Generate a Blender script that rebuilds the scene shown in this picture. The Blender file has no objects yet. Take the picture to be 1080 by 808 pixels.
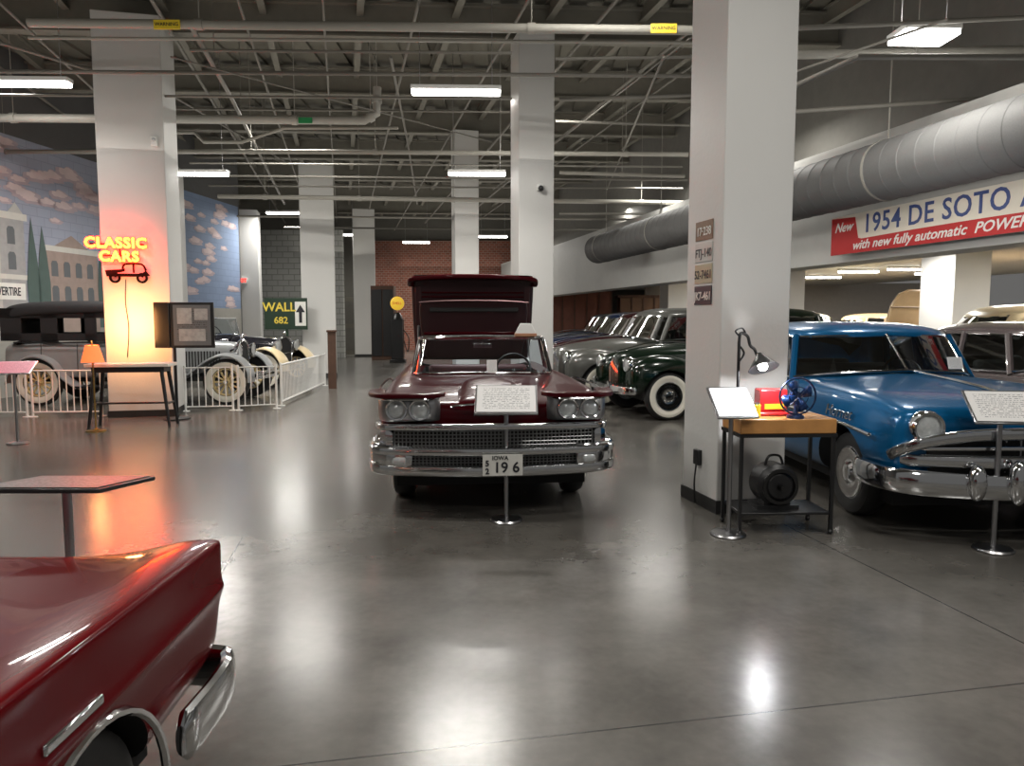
import bpy, bmesh, math, random
from mathutils import Vector, Matrix, Euler
random.seed(3)
S=bpy.context.scene; C=S.collection
PI=math.pi; R=math.radians
H=1.6; F=770.; PITCH=R(5); PSI=R(13)
S.view_settings.view_transform='Standard'
def ray(px,py):
    u=(px-540)/F; v=(404-py)/F
    return Vector((u, math.cos(PITCH)+v*math.sin(PITCH), -math.sin(PITCH)+v*math.cos(PITCH)))
def fl(px,py,z=0):
    r=ray(px,py); t=(z-H)/r.z; return Vector((r.x*t, r.y*t, z))
def at(px,py,d):
    r=ray(px,py); t=d/r.y; return Vector((0,0,H))+r*t
# ------------------------------------------------------------ materials
def newmat(name):
    m=bpy.data.materials.new(name); m.use_nodes=True
    return m,m.node_tree.nodes,m.node_tree.links,m.node_tree.nodes['Principled BSDF']
def mat(name,col,rough=.5,metal=0.,coat=0.,emit=0.,var=.1,scale=6.,bump=0.,bscale=40.,ecol=None,spec=.5):
    m,N,L,b=newmat(name)
    tc=N.new('ShaderNodeTexCoord'); nz=N.new('ShaderNodeTexNoise'); nz.inputs['Scale'].default_value=scale; nz.inputs['Detail'].default_value=4
    L.new(tc.outputs['Object'],nz.inputs['Vector'])
    mx=N.new('ShaderNodeMix'); mx.data_type='RGBA'
    mx.inputs[6].default_value=[c*(1-var) for c in col]+[1]
    mx.inputs[7].default_value=[min(1,c*(1+var)) for c in col]+[1]
    L.new(nz.outputs['Fac'],mx.inputs[0]); L.new(mx.outputs[2],b.inputs['Base Color'])
    b.inputs['Roughness'].default_value=rough; b.inputs['Metallic'].default_value=metal; b.inputs['Specular IOR Level'].default_value=spec
    b.inputs['Coat Weight'].default_value=coat; b.inputs['Coat Roughness'].default_value=.03
    if emit:
        b.inputs['Emission Color'].default_value=list(ecol or col)+[1]; b.inputs['Emission Strength'].default_value=emit
    if bump:
        n2=N.new('ShaderNodeTexNoise'); n2.inputs['Scale'].default_value=bscale
        L.new(tc.outputs['Object'],n2.inputs['Vector'])
        bp=N.new('ShaderNodeBump'); bp.inputs['Strength'].default_value=bump; bp.inputs['Distance'].default_value=.01
        L.new(n2.outputs['Fac'],bp.inputs['Height']); L.new(bp.outputs['Normal'],b.inputs['Normal'])
    return m
def glassmat(name,tint=(.5,.55,.57),refl=1.3):
    m=bpy.data.materials.new(name); m.use_nodes=True; N=m.node_tree.nodes; L=m.node_tree.links; N.clear()
    o=N.new('ShaderNodeOutputMaterial'); mx=N.new('ShaderNodeMixShader'); t=N.new('ShaderNodeBsdfTransparent'); g=N.new('ShaderNodeBsdfGlossy')
    t.inputs['Color'].default_value=(*tint,1); g.inputs['Roughness'].default_value=.02
    fr=N.new('ShaderNodeFresnel'); fr.inputs['IOR'].default_value=1.8
    mu=N.new('ShaderNodeMath'); mu.operation='MULTIPLY'; mu.use_clamp=True; mu.inputs[1].default_value=refl
    L.new(fr.outputs[0],mu.inputs[0]); L.new(mu.outputs[0],mx.inputs[0]); L.new(t.outputs[0],mx.inputs[1]); L.new(g.outputs[0],mx.inputs[2]); L.new(mx.outputs[0],o.inputs[0])
    return m
def brickmat(name,c1,c2,mortar,scale,rowh=.25,bw=.5,ms=.02):
    m,N,L,b=newmat(name)
    tc=N.new('ShaderNodeTexCoord'); sp=N.new('ShaderNodeSeparateXYZ'); cb=N.new('ShaderNodeCombineXYZ'); br=N.new('ShaderNodeTexBrick')
    L.new(tc.outputs['Object'],sp.inputs[0]); L.new(sp.outputs[0],cb.inputs[0]); L.new(sp.outputs[2],cb.inputs[1]); L.new(cb.outputs[0],br.inputs['Vector'])
    br.inputs['Color1'].default_value=(*c1,1); br.inputs['Color2'].default_value=(*c2,1); br.inputs['Mortar'].default_value=(*mortar,1)
    br.inputs['Scale'].default_value=scale; br.inputs['Row Height'].default_value=rowh; br.inputs['Brick Width'].default_value=bw; br.inputs['Mortar Size'].default_value=ms
    L.new(br.outputs['Color'],b.inputs['Base Color']); b.inputs['Roughness'].default_value=.8
    return m
def printmat(name,paper,ink,lines=12):
    m,N,L,b=newmat(name)
    tc=N.new('ShaderNodeTexCoord'); sp=N.new('ShaderNodeSeparateXYZ'); L.new(tc.outputs['Generated'],sp.inputs[0])
    def ma(op,a,bv=None):
        n=N.new('ShaderNodeMath'); n.operation=op
        for i,x in enumerate((a,bv)):
            if x is None: continue
            if isinstance(x,(int,float)): n.inputs[i].default_value=x
            else: L.new(x,n.inputs[i])
        return n.outputs[0]
    y=ma('MULTIPLY',sp.outputs[2],lines); fr=ma('FRACT',y); ln=ma('LESS_THAN',fr,.36); fy=ma('FLOOR',y)
    x=ma('MULTIPLY',sp.outputs[0],34); cb=N.new('ShaderNodeCombineXYZ'); L.new(x,cb.inputs[0]); L.new(fy,cb.inputs[1])
    nz=N.new('ShaderNodeTexNoise'); nz.inputs['Scale'].default_value=1.1; L.new(cb.outputs[0],nz.inputs['Vector'])
    w=ma('GREATER_THAN',nz.outputs['Fac'],.49)
    e1=ma('GREATER_THAN',sp.outputs[0],.1); e2=ma('LESS_THAN',sp.outputs[0],.9); e3=ma('LESS_THAN',sp.outputs[2],.9); e4=ma('GREATER_THAN',sp.outputs[2],.12)
    f=ma('MULTIPLY',ma('MULTIPLY',ma('MULTIPLY',ln,w),ma('MULTIPLY',e1,e2)),ma('MULTIPLY',e3,e4))
    mx=N.new('ShaderNodeMix'); mx.data_type='RGBA'; mx.inputs[6].default_value=(*paper,1); mx.inputs[7].default_value=(*ink,1)
    L.new(f,mx.inputs[0]); L.new(mx.outputs[2],b.inputs['Base Color']); b.inputs['Roughness'].default_value=.45
    return m
def floormat():
    m,N,L,b=newmat('polished_concrete')
    g=N.new('ShaderNodeNewGeometry'); rot=N.new('ShaderNodeVectorRotate'); rot.rotation_type='Z_AXIS'; rot.inputs['Angle'].default_value=R(-11)
    L.new(g.outputs['Position'],rot.inputs['Vector']); sp=N.new('ShaderNodeSeparateXYZ'); L.new(rot.outputs[0],sp.inputs[0])
    def ma(op,a,bv=None,cl=False):
        n=N.new('ShaderNodeMath'); n.operation=op; n.use_clamp=cl
        for i,x in enumerate((a,bv)):
            if x is None: continue
            if isinstance(x,(int,float)): n.inputs[i].default_value=x
            else: L.new(x,n.inputs[i])
        return n.outputs[0]
    def line(o,off,spc): return ma('LESS_THAN',ma('FRACT',ma('DIVIDE',ma('ADD',o,off),spc)),.0026)
    j=ma('MAXIMUM',line(sp.outputs[0],.95+8.2,4.1),line(sp.outputs[1],.8,3.4))
    n1=N.new('ShaderNodeTexNoise'); n1.inputs['Scale'].default_value=.7; n1.inputs['Detail'].default_value=3; n1.inputs['Roughness'].default_value=.5; n1.inputs['Distortion'].default_value=.5; L.new(g.outputs['Position'],n1.inputs['Vector'])
    n2=N.new('ShaderNodeTexNoise'); n2.inputs['Scale'].default_value=2.6; n2.inputs['Detail'].default_value=5; n2.inputs['Roughness'].default_value=.55; L.new(g.outputs['Position'],n2.inputs['Vector'])
    n3=N.new('ShaderNodeTexNoise'); n3.inputs['Scale'].default_value=20; n3.inputs['Detail'].default_value=3; L.new(g.outputs['Position'],n3.inputs['Vector'])
    cr=N.new('ShaderNodeValToRGB'); cr.color_ramp.interpolation='B_SPLINE'; cr.color_ramp.elements[0].position=.32; cr.color_ramp.elements[0].color=(.034,.0315,.028,1); cr.color_ramp.elements[1].position=.68; cr.color_ramp.elements[1].color=(.165,.154,.138,1)
    L.new(ma('ADD',ma('ADD',ma('MULTIPLY',n1.outputs['Fac'],.45),ma('MULTIPLY',n2.outputs['Fac'],.42)),ma('MULTIPLY',n3.outputs['Fac'],.13)),cr.inputs[0])
    mx=N.new('ShaderNodeMix'); mx.data_type='RGBA'; mx.inputs[7].default_value=(.02,.02,.02,1); L.new(j,mx.inputs[0]); L.new(cr.outputs[0],mx.inputs[6])
    L.new(mx.outputs[2],b.inputs['Base Color'])
    L.new(ma('ADD',ma('MULTIPLY',n1.outputs['Fac'],.05),.205),b.inputs['Roughness'])
    b.inputs['Specular IOR Level'].default_value=.6
    return m
CHROME=mat('chrome',(.72,.73,.74),.1,1,var=.03)
STEEL=mat('brushed_steel',(.42,.42,.43),.3,1,var=.06)
BLACK=mat('black_paint',(.012,.012,.013),.35,var=.2)
DARK=mat('dark_cavity',(.01,.01,.01),.8,var=.2)
RUBBER=mat('tyre_rubber',(.014,.014,.014),.6,var=.2)
WHITEW=mat('whitewall_rubber',(.72,.69,.6),.5)
WHITEP=mat('white_column_paint',(.61,.605,.585),.55,var=.03,scale=2,bump=.15,bscale=25)
WHITEM=mat('white_metal',(.7,.7,.68),.4,var=.03)
MAROON=mat('maroon_car_paint',(.040,.0006,.0025),.3,.0,.3,var=.05,spec=.06)
MAROON2=mat('dark_maroon_trim',(.03,.003,.005),.5,0,.1,var=.1)
MAROON3=mat('dark_maroon_lid_lining',(.02,.0018,.0036),.5,0,.2,var=.15)
RED=mat('candy_red_car_paint',(.105,.0008,.003),.25,.0,.34,var=.05,spec=.06)
BLUE=mat('metallic_blue_paint',(.001,.085,.215),.28,.22,.5,var=.05,scale=60,spec=.25)
GREENP=mat('dark_green_car_paint',(.0015,.0085,.0035),.22,.0,.6,spec=.3)
GREYP=mat('grey_car_paint',(.075,.075,.068),.28,.1,.5)
SILVER=mat('silver_grey_vintage_paint',(.29,.3,.305),.3,.1,.6)
CREAM=mat('cream_car_paint',(.66,.54,.34),.3,0,.5)
YELC=mat('pale_yellow_car_paint',(.6,.52,.28),.3,0,.6)
BEIGE=mat('beige_car_paint',(.5,.35,.19),.35,0,.4)
MAUVE=mat('mauve_grey_car_paint',(.085,.07,.07),.25,.2,.6)
BLACKP=mat('black_car_paint',(.01,.01,.014),.15,0,.8)
DKRED=mat('wine_car_paint',(.028,.002,.004),.2,0,.5,spec=.3)
NAVY=mat('navy_car_paint',(.007,.024,.08),.2,.1,.6)
CANVAS=mat('black_canvas',(.014,.014,.016),.75,var=.25,scale=30)
WOOD=mat('orange_wood',(.5,.24,.075),.4,0,.3,var=.3,scale=9)
PALEW=mat('pale_table_top',(.66,.62,.55),.4,0,.2,var=.08,scale=9)
BROWNW=mat('brown_weathered_wood',(.075,.035,.02),.7,var=.4,scale=8)
SPOKEW=mat('cream_spoke_paint',(.62,.48,.24),.4)
GLASS=glassmat('car_window_glass')
CLEAR=glassmat('clear_glass',(.7,.78,.85),1.)
LENS=mat('headlight_lens_glass',(.5,.52,.52),.15,.3,.8,var=.25,scale=50)
SEATR=mat('dark_red_seat_vinyl',(.06,.008,.011),.5)
SEATG=mat('grey_seat_cloth',(.16,.155,.14),.8)
PAPER=printmat('printed_card',(.72,.71,.7),(.25,.25,.26),16)
PAPERP=printmat('pink_printed_card',(.66,.19,.27),(.4,.1,.15))
PAPERD=printmat('dark_printed_card',(.06,.06,.062),(.2,.2,.2),14)
TEXTB=mat('black_ink',(.015,.015,.02),.5)
TEXTW=mat('white_ink',(.75,.74,.7),.5)
CONC=mat('pale_grey_beam_paint',(.46,.46,.44),.6,var=.06)
STEELG=mat('grey_painted_steel',(.19,.18,.15),.7,var=.12)
LOWC=mat('low_ceiling_paint',(.45,.44,.41),.7,var=.06)
PIPEM=mat('pipe_paint',(.28,.268,.235),.6,var=.08)
PIPED=mat('dark_conduit_paint',(.18,.17,.148),.6,var=.1)
YELLOWL=mat('yellow_label',(.75,.55,.03),.5)
LIGHTM=mat('lit_tube',(1,.98,.94),.5,emit=14,var=0)
REDNEON=mat('red_neon',(1,.03,.02),.4,emit=18,ecol=(1,.012,.005),var=0)
YELNEON=mat('yellow_neon',(1,.6,.05),.4,emit=7,ecol=(1,.42,.03),var=0)
# ------------------------------------------------------------ mesh helpers
def BM(): return bmesh.new()
def obj(name,bm,m,parent=None,sub=0,ang=38,bev=0,flat=False,solid=0,recalc=True):
    if recalc: bmesh.ops.recalc_face_normals(bm,faces=bm.faces)
    me=bpy.data.meshes.new(name); bm.to_mesh(me); bm.free()
    for q in (m if isinstance(m,list) else [m]): me.materials.append(q)
    o=bpy.data.objects.new(name,me); C.objects.link(o)
    if parent is not None: o.parent=parent
    if not flat:
        me.polygons.foreach_set('use_smooth',[True]*len(me.polygons))
        me.set_sharp_from_angle(angle=R(ang))
    if solid:
        k=o.modifiers.new('s','SOLIDIFY'); k.thickness=solid; k.offset=0
    if bev:
        k=o.modifiers.new('b','BEVEL'); k.width=bev; k.segments=2; k.limit_method='ANGLE'
    if sub:
        k=o.modifiers.new('u','SUBSURF'); k.levels=sub; k.render_levels=sub
    return o
def box(bm,c,s,rot=None):
    M=Matrix.Translation(c)@(Euler(rot).to_matrix().to_4x4() if rot else Matrix())@Matrix.Diagonal((s[0],s[1],s[2],1))
    bmesh.ops.create_cube(bm,size=1,matrix=M); return bm
def bx(bm,x0,x1,y0,y1,z0,z1): return box(bm,((x0+x1)/2,(y0+y1)/2,(z0+z1)/2),(abs(x1-x0),abs(y1-y0),abs(z1-z0)))
def loft(bm,rings,cap=True,closed=True):
    vs=[[bm.verts.new(p) for p in r] for r in rings]; n=len(vs[0])
    for a,b in zip(vs,vs[1:]):
        for i in range(n if closed else n-1):
            bm.faces.new((a[i],a[(i+1)%n],b[(i+1)%n],b[i]))
    if cap and closed:
        bm.faces.new(vs[0][::-1]); bm.faces.new(vs[-1])
    return vs
def lathe(bm,prof,M=Matrix(),n=28,close=False):
    rs=[]
    for r,h in prof:
        if r<1e-5: rs.append([bm.verts.new(M@Vector((0,0,h)))])
        else: rs.append([bm.verts.new(M@Vector((r*math.cos(2*PI*i/n),r*math.sin(2*PI*i/n),h))) for i in range(n)])
    pr=list(zip(rs,rs[1:]))
    if close: pr.append((rs[-1],rs[0]))
    for a,b in pr:
        for i in range(n):
            j=(i+1)%n
            if len(a)==1 and len(b)==1: continue
            if len(a)==1: bm.faces.new((a[0],b[i],b[j]))
            elif len(b)==1: bm.faces.new((a[i],a[j],b[0]))
            else: bm.faces.new((a[i],a[j],b[j],b[i]))
    return bm
def axm(loc,axis):
    z=Vector(axis).normalized(); q=Vector((0,0,1)).rotation_difference(z)
    return Matrix.Translation(loc)@q.to_matrix().to_4x4()
def cyl(bm,p0,p1,r0,r1=None,n=14):
    p0=Vector(p0); p1=Vector(p1); r1=r0 if r1 is None else r1; h=(p1-p0).length
    return lathe(bm,[(0,0),(r0,0),(r1,h),(0,h)],axm(p0,p1-p0),n)
def tube(bm,pts,r,n=8,closed=False):
    pts=[Vector(p) for p in pts]; N=len(pts); rings=[]; nor=None
    for i,p in enumerate(pts):
        a=pts[(i-1)%N] if (closed or i>0) else p; b=pts[(i+1)%N] if (closed or i<N-1) else p
        T=(b-a).normalized()
        if nor is None:
            nor=T.cross(Vector((0,0,1)) if abs(T.z)<.9 else Vector((1,0,0))).normalized()
        else:
            nor=(nor-T*nor.dot(T)).normalized()
        B=T.cross(nor); rr=r[i] if isinstance(r,(list,tuple)) else r
        rings.append([p+nor*rr*math.cos(2*PI*k/n)+B*rr*math.sin(2*PI*k/n) for k in range(n)])
    if closed:
        vs=loft(bm,rings,cap=False); a,b=vs[-1],vs[0]
        best=min(range(n),key=lambda s:sum((a[i].co-b[(i+s)%n].co).length for i in range(n)))
        for i in range(n): bm.faces.new((a[i],a[(i+1)%n],b[(i+1+best)%n],b[(i+best)%n]))
    else: loft(bm,rings)
    return bm
def cat(pts,k=6):
    P=[Vector(p) for p in pts]; out=[]
    for i in range(len(P)-1):
        a=P[max(0,i-1)]; b=P[i]; c=P[i+1]; d=P[min(len(P)-1,i+2)]
        for j in range(k):
            t=j/k; out.append(.5*((2*b)+(c-a)*t+(2*a-5*b+4*c-d)*t*t+(3*b-a-3*c+d)*t**3))
    out.append(P[-1]); return out
def sweep(bm,pts,a,b,n=12,e=.6):
    pts=[Vector(p) for p in pts]; rings=[]; N=len(pts)
    def se(v): return math.copysign(abs(v)**e,v)
    for i,p in enumerate(pts):
        T=(pts[min(i+1,N-1)]-pts[max(i-1,0)]).normalized(); Nn=T.cross(Vector((0,0,1))).normalized(); B=Nn.cross(T)
        k=1.0 if 0<i<N-1 else .6
        bb=b[i] if isinstance(b,(list,tuple)) else b
        rings.append([p+Nn*a*k*se(math.cos(2*PI*q/n))+B*bb*k*se(math.sin(2*PI*q/n)) for q in range(n)])
    loft(bm,rings); return bm
def mir(pts): return [Vector((-p[0],p[1],p[2])) for p in pts]
def sphere(bm,c,r,s=(1,1,1),u=16,v=10):
    bmesh.ops.create_uvsphere(bm,u_segments=u,v_segments=v,radius=r,matrix=Matrix.Translation(c)@Matrix.Diagonal((*s,1))); return bm
def prism(bm,pts,t=.004,y=0.):
    a=[bm.verts.new((p[0],y,p[1])) for p in pts]; b=[bm.verts.new((p[0],y+t,p[1])) for p in pts]; n=len(pts)
    bm.faces.new(a); bm.faces.new(b[::-1])
    for i in range(n): bm.faces.new((a[i],b[i],b[(i+1)%n],a[(i+1)%n]))
    return bm
def thing(name,label,cat_,loc=(0,0,0),rz=0,group=None):
    o=bpy.data.objects.new(name,None); C.objects.link(o); o.location=loc; o.rotation_euler=(0,0,rz); o.empty_display_size=.1
    o['label']=label; o['category']=cat_
    if group: o['group']=group
    return o
def tag(o,label,cat_,group=None):
    o['label']=label; o['category']=cat_
    if group: o['group']=group
    return o
def struct(name,bm,m,**k):
    o=obj(name,bm,m,**k); o['kind']='structure'; return o
def text(name,s,size,m,parent,loc,rot=(PI/2,0,0),ext=.002,shear=0,off=0,xs=1.,align='CENTER',sp=1.):
    cu=bpy.data.curves.new('t','FONT'); cu.body=s; cu.size=size; cu.extrude=ext; cu.shear=shear; cu.offset=off; cu.align_x=align; cu.align_y='CENTER'; cu.resolution_u=3; cu.space_character=sp
    t=bpy.data.objects.new('t',cu); C.objects.link(t); bpy.context.view_layer.update()
    me=bpy.data.meshes.new_from_object(t.evaluated_get(bpy.context.evaluated_depsgraph_get()))
    bpy.data.objects.remove(t); me.materials.clear(); me.materials.append(m); me.name=name
    o=bpy.data.objects.new(name,me); C.objects.link(o); o.location=loc; o.rotation_euler=rot; o.scale=(xs,1,1)
    if parent is not None: o.parent=parent
    return o
# ------------------------------------------------------------ car helpers
def S8(y,zb,w,zf,zh,zi=None,wi=.70,wp=.93):
    if zi is None: zi=(zf+zh)/2-.01
    h=[(0,zb),(w*.8,zb),(w*.97,zb+.06),(w,zb+(zf-zb)*.48),(w*.99,zb+(zf-zb)*.84),(w*wp,zf),(w*wi,zi),(0,zh)]
    r=[Vector((x,y,z)) for x,z in h]
    return r+[Vector((-p.x,p.y,p.z)) for p in r[-2:0:-1]]
def blob(name,rings,m,parent,arch=(),cuts=(),sub=2,ang=42):
    bm=BM(); loft(bm,rings); bmesh.ops.recalc_face_normals(bm,faces=bm.faces)
    me=bpy.data.meshes.new('t'); bm.to_mesh(me); bm.free(); me.materials.append(m)
    t=bpy.data.objects.new('t',me); C.objects.link(t)
    k=t.modifiers.new('u','SUBSURF'); k.levels=sub; k.render_levels=sub
    c=None
    if arch or cuts:
        cb=BM()
        for (y,z,r,x0,x1) in arch: cyl(cb,(x0,y,z),(x1,y,z),r,n=40)
        for (x0,x1,y0,y1,z0,z1) in cuts: bx(cb,x0,x1,y0,y1,z0,z1)
        bmesh.ops.recalc_face_normals(cb,faces=cb.faces)
        cm=bpy.data.meshes.new('c'); cb.to_mesh(cm); cb.free(); cm.materials.append(DARK)
        c=bpy.data.objects.new('c',cm); C.objects.link(c)
        q=t.modifiers.new('x','BOOLEAN'); q.object=c; q.operation='DIFFERENCE'; q.solver='EXACT'
        try: q.material_mode='TRANSFER'
        except Exception: pass
    bpy.context.view_layer.update()
    nm=bpy.data.meshes.new_from_object(t.evaluated_get(bpy.context.evaluated_depsgraph_get())); nm.name=name
    bpy.data.objects.remove(t)
    if c: bpy.data.objects.remove(c)
    o=bpy.data.objects.new(name,nm); C.objects.link(o); o.parent=parent
    nm.polygons.foreach_set('use_smooth',[True]*len(nm.polygons)); nm.set_sharp_from_angle(angle=R(ang))
    return o
def wheel(parent,x,y,r,w=.19,white=True,hub=CHROME,spokes=None,hr=.62):
    s=1 if x>0 else -1; o=w/2; M=Matrix.Translation((x,y,r))@Matrix.Rotation(s*PI/2,4,'Y')
    bm=BM(); p=[(.6,-.8),(.8,-1),(.94,-.86),(1,-.45),(1,.45),(.94,.86),(.8,1),(.6,.8)]
    lathe(bm,[(a*r,b*o) for a,b in p],M,36,close=True); t=obj('wheel',bm,RUBBER,parent)
    if white:
        bm=BM(); lathe(bm,[(.62*r,o*.84),(.72*r,o+.0),(.8*r,o+.006),(.87*r,o*.99),(.87*r,o*.8),(.62*r,o*.6)],M,36,close=True); obj('whitewall',bm,WHITEW,t)
    bm=BM()
    if spokes:
        lathe(bm,[(.63*r,o*.7),(.63*r,-o*.7),(.55*r,-o*.7),(.55*r,o*.7)],M,36,close=True)
        lathe(bm,[(0,o*.9),(.1*r,o*.9),(.16*r,o*.3),(.16*r,-o*.5),(0,-o*.5)],M,16)
        for i in range(12):
            a=2*PI*i/12; cyl(bm,M@Vector((.1*r*math.cos(a),.1*r*math.sin(a),0)),M@Vector((.58*r*math.cos(a),.58*r*math.sin(a),0)),.021,.017,8)
        obj('spokes',bm,spokes,t)
        bm=BM(); lathe(bm,[(0,o*1.05),(.09*r,o*.98),(.11*r,o*.7)],M,16); obj('hubcap',bm,CHROME,t)
    else:
        lathe(bm,[(0,-o*.2),(.64*r,-o*.2),(.64*r,o*.8),(.6*r,o*.86),(.52*r,o*.6),(.36*r,o*.62)],M,36); obj('rim',bm,STEEL,t)
        bm=BM(); q=hr*r
        lathe(bm,[(q,o*.78),(q*.95,o*.95),(q*.75,o*.86),(q*.62,o*.92),(q*.42,o*.80),(q*.3,o*1.12),(0,o*1.22)],M,32); obj('hubcap',bm,hub,t)
    return t
def headlight(parent,x,y,z,r,d=(0,-1,0)):
    M=axm((x,y,z),d); bm=BM(); lathe(bm,[(r*.8,-.06),(r*1.12,-.06),(r*1.17,.0),(r*1.05,.03),(r*.9,.025),(r*.86,.0)],M,28,close=True)
    h=obj('headlight',bm,CHROME,parent)
    bm=BM(); lathe(bm,[(0,.03),(r*.5,.024),(r*.9,.0),(r*.9,-.03),(0,-.03)],M,24); obj('lens',bm,LENS,h)
    return h
def cabin(root,base,top,kinds,paint,crown=.1,pil=.034,roof=True,split=False):
    B=[Vector(p) for p in base]; T=[Vector(p) for p in top]; n=len(B)
    def strip(bb,tt,name,m,solid=0):
        bm=BM(); loft(bm,[bb,[(a+b)/2 for a,b in zip(bb,tt)],tt],cap=False,closed=False); return obj(name,bm,m,root,solid=solid,ang=60)
    def span(i,j): return B[i:j+1],T[i:j+1]
    fw=[i for i,k in enumerate(kinds) if k=='ws']
    if fw:
        b,t=span(fw[0],fw[-1]+1); strip(mir(b[:0:-1])+b,mir(t[:0:-1])+t,'windshield',GLASS)
    rw=[i for i,k in enumerate(kinds) if k=='rear']
    if rw:
        b,t=span(rw[0],rw[-1]+1); strip(b+mir(b[-2::-1]),t+mir(t[-2::-1]),'rear_window',GLASS)
    for i,k in enumerate(kinds):
        if k in('side','solid'):
            b,t=span(i,i+1)
            for f in (lambda q:q,mir): strip(f(b),f(t),'side_window' if k=='side' else 'roof_pillar',GLASS if k=='side' else paint,solid=0 if k=='side' else .03)
    idx=set()
    for i,k in enumerate(kinds):
        if k=='side': idx|={i,i+1}
    for i in sorted(idx):
        for f in (1,-1):
            bm=BM(); m=Vector((f,1,1)); tube(bm,[B[i]*m-Vector((0,0,.03)),T[i]*m],pil,8); obj('window_pillar',bm,paint,root)
    rb=B+mir(B[-2:0:-1]); rt=T+mir(T[-2:0:-1])
    bm=BM(); tube(bm,[p+Vector((0,0,.005)) for p in rb],.014,6,True); tube(bm,[p-Vector((0,0,.012)) for p in rt],.014,6,True)
    if split: tube(bm,[B[0]+Vector((0,-.01,0)),T[0]+Vector((0,-.01,0))],.012,6)
    obj('window_trim',bm,CHROME,root)
    if roof:
        yc=(T[0].y+T[-1].y)/2; zt=sum(p.z for p in T)/n
        def sc(k,dz,m=.5): return [Vector((p.x*k,yc+(p.y-yc)*k,p.z*(1-m)+zt*m+dz)) for p in rt]
        r0=[Vector((p.x*1.03,yc+(p.y-yc)*1.03,p.z-.02)) for p in rt]
        bm=BM(); vs=loft(bm,[r0,sc(1.02,.03,0),sc(.86,crown*.7),sc(.55,crown*.95)],cap=False)
        cv=bm.verts.new((0,yc,zt+crown)); L=vs[-1]
        for i in range(len(L)): bm.faces.new((L[i],L[(i+1)%len(L)],cv))
        obj('roof',bm,paint,root,sub=1,ang=60)
        bm=BM(); r1=sc(.97,-.01,0); c2=bm.verts.new((0,yc,zt+.01)); L=[bm.verts.new(p) for p in r1]
        for i in range(len(L)): bm.faces.new((L[i],L[(i+1)%len(L)],c2))
        obj('headliner',bm,SEATG,root)
def bench(root,y,w,m,z=.45,h=.55):
    bm=BM(); box(bm,(0,y,z),(w*2,.5,.22)); box(bm,(0,y+.28,z+h/2),(w*2,.16,h),(R(-10),0,0)); return obj('seat',bm,m,root,bev=.05)
def steering(root,x,y,z,m=BLACK):
    bm=BM(); c=[Vector((x,y,z))+Matrix.Rotation(R(-25),3,'X')@Vector((.19*math.cos(a*PI/12),0,.19*math.sin(a*PI/12))) for a in range(24)]
    tube(bm,c,.013,6,True); cyl(bm,(x,y,z),(x,y-.35,z-.2),.02); tube(bm,[c[0],c[12]],.01,6); obj('steering_wheel',bm,m,root)
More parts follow.
